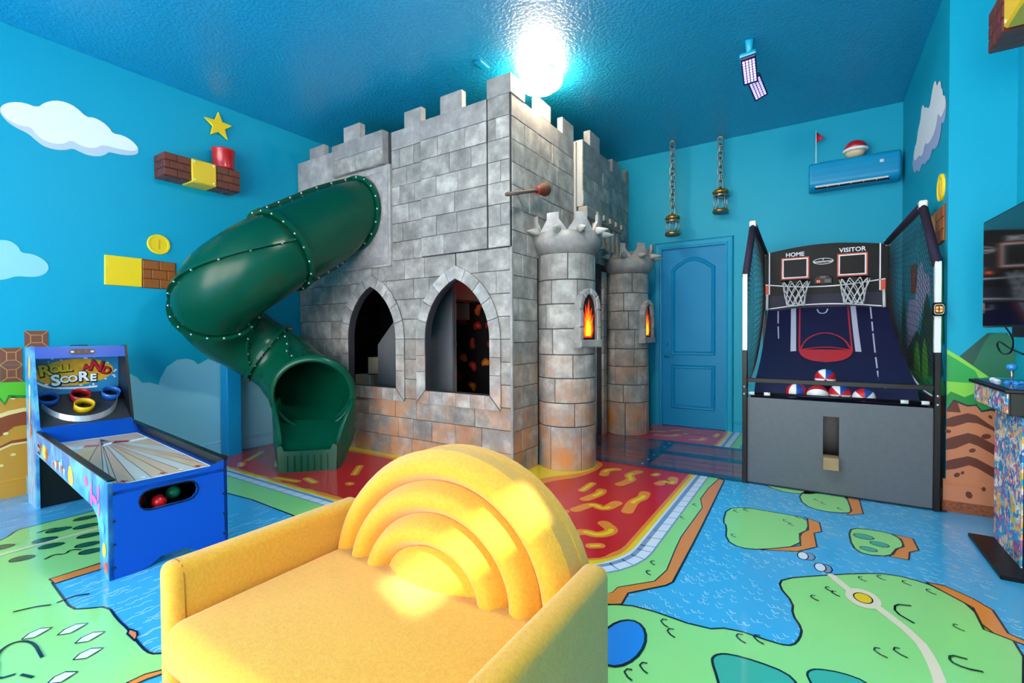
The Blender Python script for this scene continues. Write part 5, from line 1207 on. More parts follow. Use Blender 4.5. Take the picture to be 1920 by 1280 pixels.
for k in range(1, nb): mb.stroke([fan, on_edge(ts[k])], 0.003, f_ln, 0.0016, False)
add('lane_line', mb, m_gblack, ln, fix=False)
for k, (v0, v1) in enumerate(((.06, .16), (.14, .24), (.23, .31), (.30, .40), (.38, .52))):
    paint('ribbon_print', ln, [(1.10 + .05 * (k % 2), v0), (1.17 + .05 * (k % 2), v0 + .03), (1.20 - .04 * (k % 2), v1), (1.13, v1 - .02)], f_ln, 0.0022, (m_white, m_redp)[k % 2])
def star_poly(c, r, ri, n=5, rot=0.0): return [(c[0] + (r if k % 2 == 0 else ri) * math.cos(rot + PI * k / n), c[1] + (r if k % 2 == 0 else ri) * math.sin(rot + PI * k / n)) for k in range(2 * n)]
for v in (0.10, 0.28, 0.46): paint('star_print', ln, star_poly((0.15, v), 0.028, 0.011, 4), f_ln, 0.0022, m_redp)
for v in (0.19, 0.37): paint('star_print', ln, star_poly((0.15, v), 0.02, 0.008, 4), f_ln, 0.0022, m_white)
# jump step and scoring bowl
mb = MB().add([gl(u, v, w) for v in (.018, GW - .018) for u, w in ((1.45, .50), (1.62, .595), (1.66, .595), (1.66, .45), (1.45, .45))], [(0, 1, 6, 5), (1, 2, 7, 6), (2, 3, 8, 7), (3, 4, 9, 8), (4, 0, 5, 9), (0, 1, 2, 3, 4), (5, 6, 7, 8, 9)]); add('jump_ramp', mb, m_gblue, game)
def bowl_z(u): return 0.575 + (u - 1.62) * 0.66
f_bw = lambda a, b, t: gl(a, b, bowl_z(a)) + Vector((0, 0, t))
bw = add('scoring_deck', MB().prism([(1.60, .018), (1.97, .018), (1.97, GW - .018), (1.60, GW - .018)], f_bw, -0.015, 0.0), m_charcoal, game)
paint('drain_hole', bw, oval(1.665, GW / 2, 0.02, 0.052, 20), f_bw, 0.0008, m_gblack)
gd = [(1.95, .03), (1.86, .045), (1.76, .085), (1.69, .16), (1.655, .28), (1.69, .40), (1.76, .475), (1.86, .515), (1.95, .53)]; gd = smooth_poly(gd, 2, False); mb = MB()
vs = []
for a, b in gd: vs += [f_bw(a, b, 0), f_bw(a, b, 0.042), f_bw(a - .004, b, 0.042), f_bw(a - .004, b, 0)]
n_ = len(gd); mb.add(vs, [(4 * i + q, 4 * i + (q + 1) % 4, 4 * i + 4 + (q + 1) % 4, 4 * i + 4 + q) for i in range(n_ - 1) for q in range(4)], False); add('guard_rail', mb, m_silver, game)
NRM = (Vector((0, 0, 1)) - G1 * 0.0); NRM = (Vector((0, 0, 1)) * 1 - G1 * 0.66).normalized()
for (u, v, r, c, num) in ((1.885, 0.095, .062, '#1552a8', '3'), (1.895, 0.285, .062, '#b31420', '2'), (1.895, 0.475, .062, '#1c63bd', '3'), (1.79, 0.285, .062, '#e0b812', '1')):
    rg_ = add('score_ring', MB().lathe([(r - .006, 0), (r, 0), (r, 0.055), (r - .006, 0.055)], f_bw(u, v, 0), NRM, 32, close=True), M('ring_' + c[1:], c, 0.35), game)
    e1 = G2; e2 = NRM.cross(e1) * -1
    c0 = f_bw(u, v, 0) + NRM * 0.030 + (G1 * 1).normalized() * (r - .010)
    fm = lambda a, b, t, c0=c0: c0 + G2 * a + NRM * b - G1 * t
    add('ring_number', letters(num, 0.05, fm, 0.0, 0.002, (0, 0), bold=0.001), m_gblack, rg_)
    paint('ring_hole', rg_, oval(0, 0, r * .8, r * .8, 20), lambda a, b, t, q=f_bw(u, v, 0): q + G2 * a + e2 * b + NRM * t, 0.0012, m_gblack)
# printed back panel with the name of the game
f_bk = lambda a, b, t: gl(1.955 - t - 0.03 * (b - .8), a, b)
bkp = add('back_panel', MB().prism([(.018, .76), (GW - .018, .76), (GW - .018, 1.13), (.018, 1.13)], f_bk, -0.012, 0.0), M('printed_sky_blue', '#1f6f9e', 0.35, var=(5, '#2b88bd', 0.3)), game)
m_oval = M('printed_yellow_oval', '#d89a14', 0.35, var=(30, '#e6b02a', 0.15))
mb = MB().stroke(smooth_poly([(.05, .90), (.12, .85), (.30, .835), (.40, .84)], 2, False), 0.014, f_bk, 0.0010).stroke(smooth_poly([(.18, 1.09), (.26, 1.1), (.36, 1.09)], 2, False), 0.010, f_bk, 0.0010)
for k in range(26):
    a = rg.uniform(0, 6.3); rr_ = rg.uniform(.9, 1.15); mb.flat(oval(.28 + .23 * rr_ * math.cos(a), .965 + .115 * rr_ * math.sin(a), rg.uniform(.004, .014), rg.uniform(.004, .011), 8), f_bk, 0.0008)
add('splash_print', mb, m_white, bkp, fix=False)
paint('oval_print', bkp, oval(.275, .965, .235, .105, 32, 0.04), f_bk, 0.0014, m_oval)
def word(chars, mat, t):
    for txt, x, y, s, ang in chars:
        e = (math.cos(ang), math.sin(ang))
        add('letter_shadow', letters(txt, s * 1.10, f_bk, t, t + .0012, (x + .004, y - .004), e, bold=s * .075), m_gblack, bkp)
        add('letter', letters(txt, s, f_bk, t + .0015, t + .003, (x, y), e, bold=s * .035), mat, bkp)
m_lg = M('gold_letter', '#f2c61c', 0.35); m_lr = M('red_letter', '#d3182a', 0.35); m_lw = M('white_letter', '#eef3f8', 0.35)
word([('R', .095, .985, .115, .16), ('O', .155, .992, .075, .1), ('L', .197, .997, .075, .05), ('L', .235, 1.0, .075, .0)], m_lg, .002)
word([('A', .335, .998, .07, .12), ('N', .400, 1.005, .105, -.25), ('D', .462, .965, .075, -.4)], m_lr, .002)
word([('S', .155, .905, .115, .10), ('C', .205, .908, .07, .05), ('O', .255, .912, .07, .04), ('R', .318, .925, .105, .02), ('E', .378, .912, .08, -.03)], m_lw, .006)
# top box with the score display
f_tp = lambda a, b, t: gl(1.765 - t, a, b)
add('marquee_box', MB().add([gl(u, v, w) for v in (.018, GW - .018) for u, w in ((1.762, 1.085), (1.785, 1.172), (1.99, 1.16), (1.99, 1.12), (1.80, 1.10))], [(0, 1, 6, 5), (1, 2, 7, 6), (2, 3, 8, 7), (3, 4, 9, 8), (4, 0, 5, 9), (0, 1, 2, 3, 4), (5, 6, 7, 8, 9)]), m_gblue, game)
f_mq = lambda a, b, t: gl(1.7735 - t + (b - 1.128) * .264, a, b)
sd = add('score_display', MB().prism([(.28 + .055 * s + .022 * math.cos(k * PI / 8), 1.130 + .022 * math.sin(k * PI / 8)) for s, r_ in ((1, range(-4, 5)), (-1, range(4, 13))) for k in r_], f_mq, 0, 0.004), m_gblack, game)
m_redled = M('red_digit', '#b3121a', 0.4, emit=('#ff2a20', 0.6))
for txt, x, m, s in (('00', .222, m_white, .020), ('1', .258, m_redled, .024), ('1', .300, m_redled, .024), ('00', .338, m_white, .020)): add('digit', letters(txt, s, f_mq, .004, .005, (x, 1.13), bold=.0004), m, sd)
add('carry_handle', MB().tube([gl(1.86, .23, 1.167), gl(1.86, .23, 1.178), gl(1.86, .33, 1.178), gl(1.86, .33, 1.167)], .004, 6), m_gblack, game)
add('rear_cabinet', MB().add([gl(u, v, w) for u in (1.72, 1.995) for v in (.019, GW - .019) for w in (0, .5)], [(0, 1, 3, 2), (4, 5, 7, 6), (0, 1, 5, 4), (2, 3, 7, 6), (0, 2, 6, 4), (1, 3, 7, 5)]), m_gblack, game)
add('rear_board', MB().add([gl(u, v, w) for u in (1.97, 1.995) for v in (.019, GW - .019) for w in (.5, 1.15)], [(0, 1, 3, 2), (4, 5, 7, 6), (0, 1, 5, 4), (2, 3, 7, 6), (0, 2, 6, 4), (1, 3, 7, 5)]), m_gblack, game)
bl = add('rubber_ball', MB().ball(gl(.07, .235, .285 + .042), .038, 20, 12), M('red_rubber', '#d0101c', 0.3), None, 'small glossy red ball in the window of the blue roller game', 'ball')
for v_ in (.33, .16): add('rubber_ball', MB().ball(gl(.15, v_, .288 + .048), .038, 20, 12), MATS['red_rubber'] if v_ < .2 else M('green_rubber', '#1c8a5c', 0.3), None, ('small red ball behind the front ball in the roller game window' if v_ < .2 else 'small green ball at the right of the roller game window'), 'ball')

# ------------------------------------------------------------------ twin-hoop basketball game
m_bk = M('black_steel', '#0a0b0d', 0.36, spec=0.25); m_whp = M('white_steel', '#dfe0e2', 0.35); m_foam = M('purple_black_foam', '#2b2236', 0.7, spec=0.2, bump=(120, .3, .003)); m_gpan = M('grey_board', '#4f565c', 0.5, var=(30, '#565d63', 0.3))
m_navy = M('navy_cloth', '#10133a', 0.6, var=(3, '#161a4a', 0.3)); m_wcl = M('white_cloth_print', '#c9cde4', 0.6); m_rcl = M('red_cloth_print', '#c4303a', 0.6); m_orp = M('orange_red_print', '#e0491f', 0.45)
m_cord = M('black_net_cord', '#0d0f12', 0.6); m_wcord = M('white_net_cord', '#e9eaec', 0.55); m_wood = M('raw_timber', '#a48a62', 0.6, var=(12, '#8d7450', 0.3))
hoops = thing('basketball_game', (0.1, 5.2, 0), 'black twin hoop basketball arcade game with navy ramp and side nets', 'arcade game')
XL, XR, YF, YB = -0.492, 0.708, 4.34, 6.20
add('front_board', MB().prism([(XL + .018, .01), (XR - .018, .01), (XR - .018, .712), (XL + .018, .712)], lambda a, b, t: Vector((a, YF - t, b)), -0.018, 0.0, holes=[[(.05, .30), (.152, .30), (.152, .60), (.05, .60)]]), m_gpan, hoops)
add('timber_block', MB().box(.051, .151, YF - .075, YF + .05, .205, .298, .003), m_wood, hoops)
add('slot_back', MB().box(-.1, .3, YF + .30, YF + .31, .1, .65), m_black, hoops)
for x in (XL, XR):
    p = add('front_post', MB().box(x - .018, x + .018, YF - .03, YF + .03, 0, 1.10, .003), m_bk, hoops)
    for z in (.80, .74): add('bolt', MB().lathe([(0, 0), (.011, 0), (.009, .008), (0, .010)], (x + (.002 if x > 0 else -.002), YF - .03, z), (0, -1, 0), 10), m_bolt, p)
    add('white_post', MB().box(x - .018, x + .018, YF - .022, YF + .022, 1.10, 1.73, .003), m_whp, hoops)
    tx = x + (-.03 if x > 0 else .02)
    add('foam_post', MB().tube([(x - (.002 if x > 0 else -.002), YF, 1.71), (tx, 4.70, 2.19)], .029, 12), m_foam, hoops)
    add('corner_joint', MB().box(tx - .026, tx + .026, 4.67, 4.74, 2.175, 2.235, .008), m_whp, hoops)
    bx = -.50 if x < 0 else .62
    add('foam_rail', MB().tube([(tx, 4.72, 2.205), (bx, YB + .04, 2.17)], .029, 12), m_foam, hoops)
    add('rail_end', MB().box(bx - .024, bx + .024, YB + .01, YB + .06, 2.135, 2.20, .006), m_whp, hoops)
    add('rear_post', MB().box(bx - .02, bx + .02, YB + .03, YB + .07, 0, 2.15, .003), m_bk, hoops)
    add('side_rail', MB().box(x - .014 if x > 0 else bx - .0, x + .014 if x < 0 else bx + .03, YF + .03, YB + .05, .03, .07), m_bk, hoops)
    add('white_tube', MB().tube([(bx + (-.03 if x > 0 else .03), YB - .06, 1.50), (bx + (-.03 if x > 0 else .03), YB - .02, 1.68)], .014, 8), m_whp, hoops)
    # side net
    mb = MB(); ny, nz = 46, 26
    def npt(u, v, x=x, tx=tx, bx=bx):
        xx = (x + (bx - x) * u); lo = .79 + .70 * u ** 1.9; y = YF + (YB - YF) * u
        hi = 1.72 + (y - YF) / .36 * .46 if y < 4.70 else 2.19 - .03 * (y - 4.7) / 1.5
        sag = .05 * math.sin(PI * u) * math.sin(PI * v) * (1 if x < 0 else -1)
        return Vector((xx + (tx - x) * v * (1 - u) + sag, y, lo + (hi - lo) * v - .03 * math.sin(PI * u) * (1 - v)))
    for i in range(ny + 1): mb.tube([npt(i / ny, k / 12) for k in range(13)], .0016, 3, caps=False)
    for k in range(nz + 1): mb.tube([npt(i / 16, k / nz) for i in range(17)], .0016 if k else .005, 3, caps=False)
    add('side_net', mb, m_cord, hoops, kind='stuff', fix=False)
    add('net_hem', MB().tube([npt(i / 24, 0) for i in range(25)], .007, 6), m_wcl, hoops)
add('front_rail', MB().box(XL + .018, XR - .018, YF - .018, YF + .018, .838, .872, .002), m_bk, hoops)
add('cloth_bar', MB().tube([(XL + .02, YF + .03, .742), (XR - .02, YF + .03, .742)], .012, 8), m_bk, hoops)
for x in (XL + .045, XR - .055, XL + .16, XR - .17): add('cloth_sleeve', MB().tube([(x - .022, YF + .03, .742), (x + .022, YF + .03, .742)], .0145, 8), m_whp, hoops)
def rp(x, y, t=0.0):
    q = max(0, (y - 4.38) / 1.77); z = .72 + .77 * q ** 1.7 - (.115 * math.sin(PI * q / .27) if q < .27 else 0)
    z += .012 * math.cos((x - .1) * 5)
    return Vector((x, y - t * .4, z + t))
add('ramp_cloth', MB().grid(lambda u, v: rp(XL + .03 + (XR - XL - .06) * u - (.05 * v if u > .5 else 0) * (u - .5), 4.375 + 1.80 * v) + Vector((0, 0, .05 * abs(2 * u - 1) ** 4 * (1 - v))), 20, 40), m_navy, hoops, fix=False)
rc = [o for o in hoops.children if o.name.startswith('ramp_cloth')][0]
f_rp = lambda a, b, t: rp(a, b, t)
def rps(name, pts, w, mat, t=.004):
    P = [];
    for a, b in zip(pts[:-1], pts[1:]):
        for k in range(8): P.append((a[0] + (b[0] - a[0]) * k / 8, a[1] + (b[1] - a[1]) * k / 8))
    P.append(pts[-1]); add(name, MB().stroke(P, w, f_rp, t, False), mat, rc, fix=False)
rps('court_line', [(-.15, 6.17), (-.135, 5.46)], .014, m_rcl); rps('court_line', [(.288, 6.17), (.29, 5.46)], .014, m_rcl)
rps('court_line', smooth_poly([(-.135, 5.46), (-.08, 5.68), (.08, 5.78), (.235, 5.68), (.29, 5.46)], 2, False), .014, m_rcl); rps('court_line', smooth_poly([(-.14, 5.48), (.08, 5.53), (.29, 5.48)], 2, False), .016, m_rcl)
rps('court_band', [(-.21, 6.175), (-.187, 5.46)], .048, m_wcl); rps('court_band', [(.332, 6.18), (.337, 5.46)], .046, m_wcl)
rps('hoop_mark', smooth_poly([(.012, 6.14), (.03, 6.07), (.09, 6.07), (.109, 6.14)], 2, False), .012, m_wcl)
def hc(u, v):
    yy = 5.475 - .225 * v; hw = .215 * math.sqrt(max(0.0, 1 - ((5.475 - yy) / .226) ** 2)); return rp(.077 + hw * (2 * u - 1), yy, .006)
mb = MB().grid(hc, 17, 12)
add('half_court_print', mb, m_rcl, rc, fix=False)
def dashes(pts):
    for k, (a, b) in enumerate(zip(pts[:-1], pts[1:])):
        rps('court_dash', [a, (a[0] + (b[0] - a[0]) * .8, a[1] + (b[1] - a[1]) * .8)], .012, m_wcl)
dashes([(-.36, 6.15), (-.345, 5.9), (-.324, 5.64), (-.30, 5.4), (-.269, 5.15), (-.26, 4.985), (-.294, 4.77), (-.32, 4.6)]); dashes([(.479, 6.17), (.475, 5.95), (.47, 5.77), (.459, 5.385), (.452, 5.15), (.449, 5.005), (.49, 4.77), (.53, 4.6), (.55, 4.42)])
add('ball_catch_net', MB().grid(lambda u, v: Vector((XL + .15 + .95 * u, YF + .035 + .35 * v, .725 - .150 * math.sin(PI * u) ** .6 * (1 - (2 * v - 1) ** 2 * .3) * (1 if v > .1 else .3))), 16, 6), M('grey_mesh_cloth', '#2e3034', 0.6), hoops, fix=False)
# backboard
f_bb = lambda a, b, t: Vector((a, YB - t, b))
tp = [(.605 - 1.095 * k / 16, 2.155 + .058 * math.sin(PI * k / 16)) for k in range(17)]
bb = add('backboard', MB().prism([(-.49, 1.665), (.605, 1.665)] + tp, f_bb, -0.015, 0.0), M('black_backboard', '#07080b', 0.45, spec=0.2), hoops)
add('backboard_skirt', MB().prism([(-.47, 1.50), (.585, 1.50), (.605, 1.665), (-.49, 1.665)], f_bb, -0.012, -0.004), M('navy_skirt', '#0e1030', 0.6), hoops)
def bst(name, pts, w, mat, t=.001): add(name, MB().stroke(pts, w, f_bb, t, False), mat, bb, fix=False)
bst('board_line', [(-.452, 1.68), (-.452, 2.165)], .012, m_white); bst('board_line', [(.560, 1.68), (.560, 2.165)], .012, m_white)
bst('board_line', smooth_poly([(-.49, 1.795), (-.2, 1.755), (.06, 1.745), (.3, 1.755), (.605, 1.795)], 2, False), .012, m_white)
bst('board_line', smooth_poly([(-.46, 1.515), (-.2, 1.548), (.06, 1.558), (.3, 1.548), (.575, 1.515)], 2, False), .012, m_white, -.002)
paint('board_corner', bb, [(-.49, 1.67), (-.46, 1.67), (-.46, 1.785), (-.49, 1.79)], f_bb, .001, m_orp); paint('board_corner', bb, [(.568, 1.67), (.605, 1.67), (.605, 1.79), (.568, 1.785)], f_bb, .001, m_orp)
for x0, x1 in ((-.333, -.065), (.193, .456)):
    z0, z1 = 1.844, 2.086
    for i, m in ((0, m_orp), (.012, m_white)):
        R4 = [(x0 + i, z0 + i), (x1 - i, z0 + i), (x1 - i, z1 - i), (x0 + i, z1 - i)]
        paint('target_square', bb, R4, f_bb, .001 + i * .02, m, holes=[[(x0 + i + .012, z0 + i + .012), (x1 - i - .012, z0 + i + .012), (x1 - i - .012, z1 - i - .012), (x0 + i + .012, z1 - i - .012)]])
add('board_lettering', letters('HOME', .064, f_bb, .0, .002, (-.20, 2.118), bold=.0012), m_white, bb); add('board_lettering', letters('VISITOR', .064, f_bb, .0, .002, (.325, 2.122), bold=.0012), m_white, bb)
lo = oval(.065, 2.022, .094, .034, 32); paint('board_badge', bb, lo, f_bb, .001, m_white, holes=[oval(.065, 2.022, .088, .029, 32)])
add('board_lettering', letters('BARRINGTON', .026, f_bb, .0, .0018, (.065, 2.016), bold=.0007), m_white, bb); paint('board_badge', bb, star_poly((.065, 2.040), .010, .004, 5, PI / 2), f_bb, .001, m_white)
sb = add('score_box', MB().prism([(-.02, 1.77), (.15, 1.77), (.15, 1.835), (.115, 1.868), (.015, 1.868), (-.02, 1.835)], f_bb, 0, 0.03, inset=.004), m_bk, bb)
add('score_digit', letters('01', .036, f_bb, .03, .0312, (.025, 1.80), bold=.001), M('orange_red_digit', '#ff5a2a', 0.4, emit=('#ff4a20', 3.0)), sb)
for r4 in ([(.08, 1.785), (.135, 1.785), (.135, 1.82), (.08, 1.82)], [(.04, 1.832), (.09, 1.832), (.09, 1.858), (.04, 1.858)]): paint('score_window', sb, r4, f_bb, .0306, M('dark_red_window', '#2a0808', 0.3))
for xc in (-.187, .330):
    hp = add('hoop', MB().tube([(xc + .135 * math.cos(2 * PI * k / 32), YB - .19 + .135 * math.sin(2 * PI * k / 32), 1.80) for k in range(32)], .009, 8, closed=True), m_bk, hoops)
    add('hoop_bracket', MB().box(xc - .05, xc + .05, YB - .065, YB - .001, 1.785, 1.83, .004), m_bk, hp)
    mb = MB()
    for sgn in (-1, 1):
        for k in range(10):
            pts = []
            for i in range(9):
                f = i / 8; r = .135 - .055 * f ** .7 + .006 * math.sin(6 * f + k); a = 2 * PI * k / 10 + sgn * f * 1.25; pts.append((xc + r * math.cos(a), YB - .19 + r * math.sin(a), 1.797 - .255 * f - .012 * math.sin(k * 2.1) * f))
            mb.tube(pts, .0042, 5, caps=False)
    mb.tube([(xc + .082 * math.cos(2 * PI * k / 24), YB - .19 + .082 * math.sin(2 * PI * k / 24), 1.545 + .01 * math.sin(5 * k)) for k in range(24)], .0045, 5, closed=True)
    add('hoop_net', mb, m_wcord, hp, fix=False)
# speaker pod on the post
pd = add('sensor_pod', MB().box(XR - .033, XR + .033, YF - .052, YF - .022, 1.352, 1.446, .012), m_bk, hoops)
f_pd = lambda a, b, t: Vector((a, YF - .052 - t, b))
m_pod = M('orange_pod_emblem', '#ff8a3c', 0.4, emit=('#ff7a30', 1.6))  # orange emblem, given a glow of its own
paint('pod_ring', pd, [(XR + .027 * math.copysign(abs(math.cos(a)) ** .5, math.cos(a)), 1.399 + .036 * math.copysign(abs(math.sin(a)) ** .5, math.sin(a))) for a in [2 * PI * (k + .5) / 24 for k in range(24)]], f_pd, .001, M('pod_rim', '#b9a893', 0.4), holes=[[(XR + .023 * math.copysign(abs(math.cos(a)) ** .5, math.cos(a)), 1.399 + .031 * math.copysign(abs(math.sin(a)) ** .5, math.sin(a))) for a in [2 * PI * (k + .5) / 24 for k in range(24)]]])
for sx in (-1, 1):
    for sz in (-1, 1): paint('pod_emblem', pd, [(XR + sx * .004, 1.399 + sz * .004), (XR + sx * .019, 1.399 + sz * .003), (XR + sx * .016, 1.399 + sz * .017), (XR + sx * .003, 1.399 + sz * .020)], f_pd, .001, m_pod)
# basketballs lying at the foot of the ramp
def ball_mat():
    m = bpy.data.materials.new('red_white_blue_ball'); m.use_nodes = True; nt = m.node_tree; N = nt.nodes; Lk = nt.links; b = N['Principled BSDF']
    tc = N.new('ShaderNodeTexCoord'); gr = N.new('ShaderNodeTexGradient'); gr.gradient_type = 'RADIAL'; Lk.new(tc.outputs['Object'], gr.inputs['Vector'])
    mu = N.new('ShaderNodeMath'); mu.operation = 'MULTIPLY'; mu.inputs[1].default_value = 8 / 3; Lk.new(gr.outputs['Fac'], mu.inputs[0])
    fr = N.new('ShaderNodeMath'); fr.operation = 'FRACT'; Lk.new(mu.outputs[0], fr.inputs[0])
    r = N.new('ShaderNodeValToRGB'); r.color_ramp.interpolation = 'CONSTANT'; r.color_ramp.elements[0].color = lin('#c81428'); r.color_ramp.elements[1].color = lin('#e8ebf2'); r.color_ramp.elements[1].position = .34
    e = r.color_ramp.elements.new(.67); e.color = lin('#14469c'); Lk.new(fr.outputs[0], r.inputs['Fac']); Lk.new(r.outputs['Color'], b.inputs['Base Color']); b.inputs['Roughness'].default_value = .45
    return m
m_ball = ball_mat()
for k, (x, y, r, rot, lab) in enumerate(((-.135, 4.63, .078, (0, 0, 0), 'red white and blue basketball furthest left in the ramp row'), (.015, 4.57, .078, (0, PI / 2, 0), 'red and white basketball second from the left in the ramp row'), (.07, 4.775, .078, (-PI / 2, 0, 0), 'blue and white basketball standing highest behind the ramp row'), (.165, 4.63, .078, (-PI / 2, 0, 0), 'blue and white basketball in front of the highest ball'), (.32, 4.585, .078, (PI / 2, 0, 0), 'red white and blue basketball furthest right in the ramp row'))):
    z = max(rp(x, y + d).z for d in (-.03, 0, .03)) + r * (1.0 if k != 2 else 1.05) + .014
    o = add('basketball', MB().ball((x, y, z), r, 24, 14), m_ball, None, lab, 'ball', 'basketballs on the ramp', origin=(x, y, z)); o.rotation_euler = rot

# ------------------------------------------------------------------ block shelf with a red drum, and the star
def brick_cube(parent, x0, x1, y0, y1, z0, z1, face, label=None):
    """block of three recessed-joint brick courses"""
    blk = add('brick_block', MB().box(x0 + .006, x1 - .006, y0 + .006, y1 - .006, z0 + .006, z1 - .006), m_brickdk2, parent)
    hgt = (z1 - z0) / 3; g = .006
    for r in range(3):
        zz0, zz1 = z0 + r * hgt + g / 2, z0 + (r + 1) * hgt - g / 2
        for axis in (0, 1):
            a0, a1 = ((x0, x1), (y0, y1))[axis]; w = a1 - a0
            cuts = [0, .5, 1] if r % 2 == 0 else [0, .22, .75, 1]
            for c0, c1 in zip(cuts[:-1], cuts[1:]):
                p0, p1 = a0 + w * c0 + g / 2, a0 + w * c1 - g / 2
                if axis == 0:
                    for yy in ((y0, y0 + .03), (y1 - .03, y1)): 
                        if yy[0] == y0 or face == 'all': add('brick', MB().box(p0, p1, yy[0], yy[1], zz0, zz1, .004), m_brickdk, blk)
                else:
                    xx = (x1 - .03, x1) if face in ('+x', 'all') else (x0, x0 + .03)
                    add('brick', MB().box(xx[0], xx[1], p0, p1, zz0, zz1, .004), m_brickdk, blk)
    for yy in range(3):      # underside bricks
        a0 = y0 + (y1 - y0) * yy / 3
        add('brick', MB().box(x0 + .003, x1 - .033, a0 + .003, a0 + (y1 - y0) / 3 - .003, z0 - .001, z0 + .012, .004), m_brickdk, blk)
    return blk
m_yblk = M('yellow_block_plastic', '#ecbf14', 0.35); m_stud = M('white_stud', '#f0ead8', 0.4)
SX0, SX1 = LX + 0.002, LX + 0.222
sh = thing('block_shelf', (LX + .11, 2.28, 2.735), 'brick and yellow block shelf mounted high on the left wall', 'shelf')
brick_cube(sh, SX0, SX1, 1.943, 2.167, 2.735, 2.952, '+x')
yb = add('yellow_block', MB().box(SX0, SX1 + .006, 2.170, 2.395, 2.730, 2.955, .010), m_yblk, sh)
for dy in (-.078, .078):
    for dz in (-.075, .075): add('corner_stud', MB().lathe([(0, 0), (.011, 0), (.009, .004), (0, .005)], (SX1 + .006, 2.2825 + dy * 1.1, 2.843 + dz * 1.15), (1, 0, 0), 10), m_stud, yb)
brick_cube(sh, SX0, SX1, 2.398, 2.628, 2.735, 2.952, '+x')
m_red = M('red_plastic', '#c01018', 0.28, coat=0.3)
dc = (LX + .115, 2.515, 2.954)
dm = add('red_drum', MB().lathe([(0, 0), (.098, 0), (.100, .02), (.102, .185), (.110, .192), (.110, .206), (.094, .206), (.088, .06), (0, .06)], dc, n=36), m_red, None, 'plain red cylindrical drum standing on the brick block shelf', 'drum')
sp_ = star_poly((2.513, 3.43), .142, .062, 5, PI / 2 + .02)
sto = add('wall_star', MB().prism(sp_, f_left, 0.022, 0.040, inset=.003), m_yellow, None, 'plain yellow five pointed star on the left wall above the red drum', 'star')
add('star_standoff', MB().tube([(LX, 2.513, 3.43), (LX + .024, 2.513, 3.43)], .012, 8), m_gold, sto)

# second block shelf high on the wall over the pedestal
s2 = thing('block_shelf', (0.98, 3.4, 2.7), 'brick and yellow block shelf at the top right corner above the screen', 'shelf')
brick_cube(s2, .80, 1.095, 3.43, 3.67, 2.785, 3.005, '-x')
yb = add('yellow_block', MB().box(.80, 1.095, 3.14, 3.415, 2.785, 3.005, .012), m_yblk, s2)
for dy in (-.10, .10):
    for dz in (-.085, .085): add('corner_stud', MB().lathe([(0, 0), (.011, 0), (.009, .004), (0, .005)], (.80, 3.278 + dy, 2.895 + dz), (-1, 0, 0), 10), m_stud, yb)
brick_cube(s2, .82, 1.095, 2.86, 3.135, 2.79, 3.0, '-x')

# ------------------------------------------------------------------ broom on the castle corner
m_handle = M('brown_grey_stick', '#6e5a50', 0.6, var=(30, '#4c3f3a', 0.3)); m_bristle = M('brown_bristle', '#6b3a1c', 0.8, bump=(150, .6, .004), var=(60, '#4e2a14', 0.2))
br = thing('broom', (-2.08, 3.5, 2.35), 'brown witch broomstick fixed across the castle corner', 'broom')
A = Vector((-2.085, 3.17, 2.365)); Bq = Vector((-2.085, 3.70, 2.53)); dirb = (Bq - A).normalized()
add('broom_handle', MB().tube([A, A.lerp(Bq, .5), Bq], [.017, .016, .016], 12), m_handle, br)
add('broom_brush', MB().lathe([(.018, -.16), (.028, -.14), (.048, -.06), (.062, .0), (.060, .012), (0, .006)], Bq + dirb * .11, dirb, 20), m_bristle, br)
add('broom_tie', MB().lathe([(.024, -.012), (.031, -.012), (.031, .012), (.024, .012)], Bq - dirb * .03, dirb, 16, close=True), m_red, br)
add('broom_mount', MB().tube([(CX + .0135, 3.5, 2.467), (-2.085, 3.5, 2.467)], .012, 8), m_handle, br)

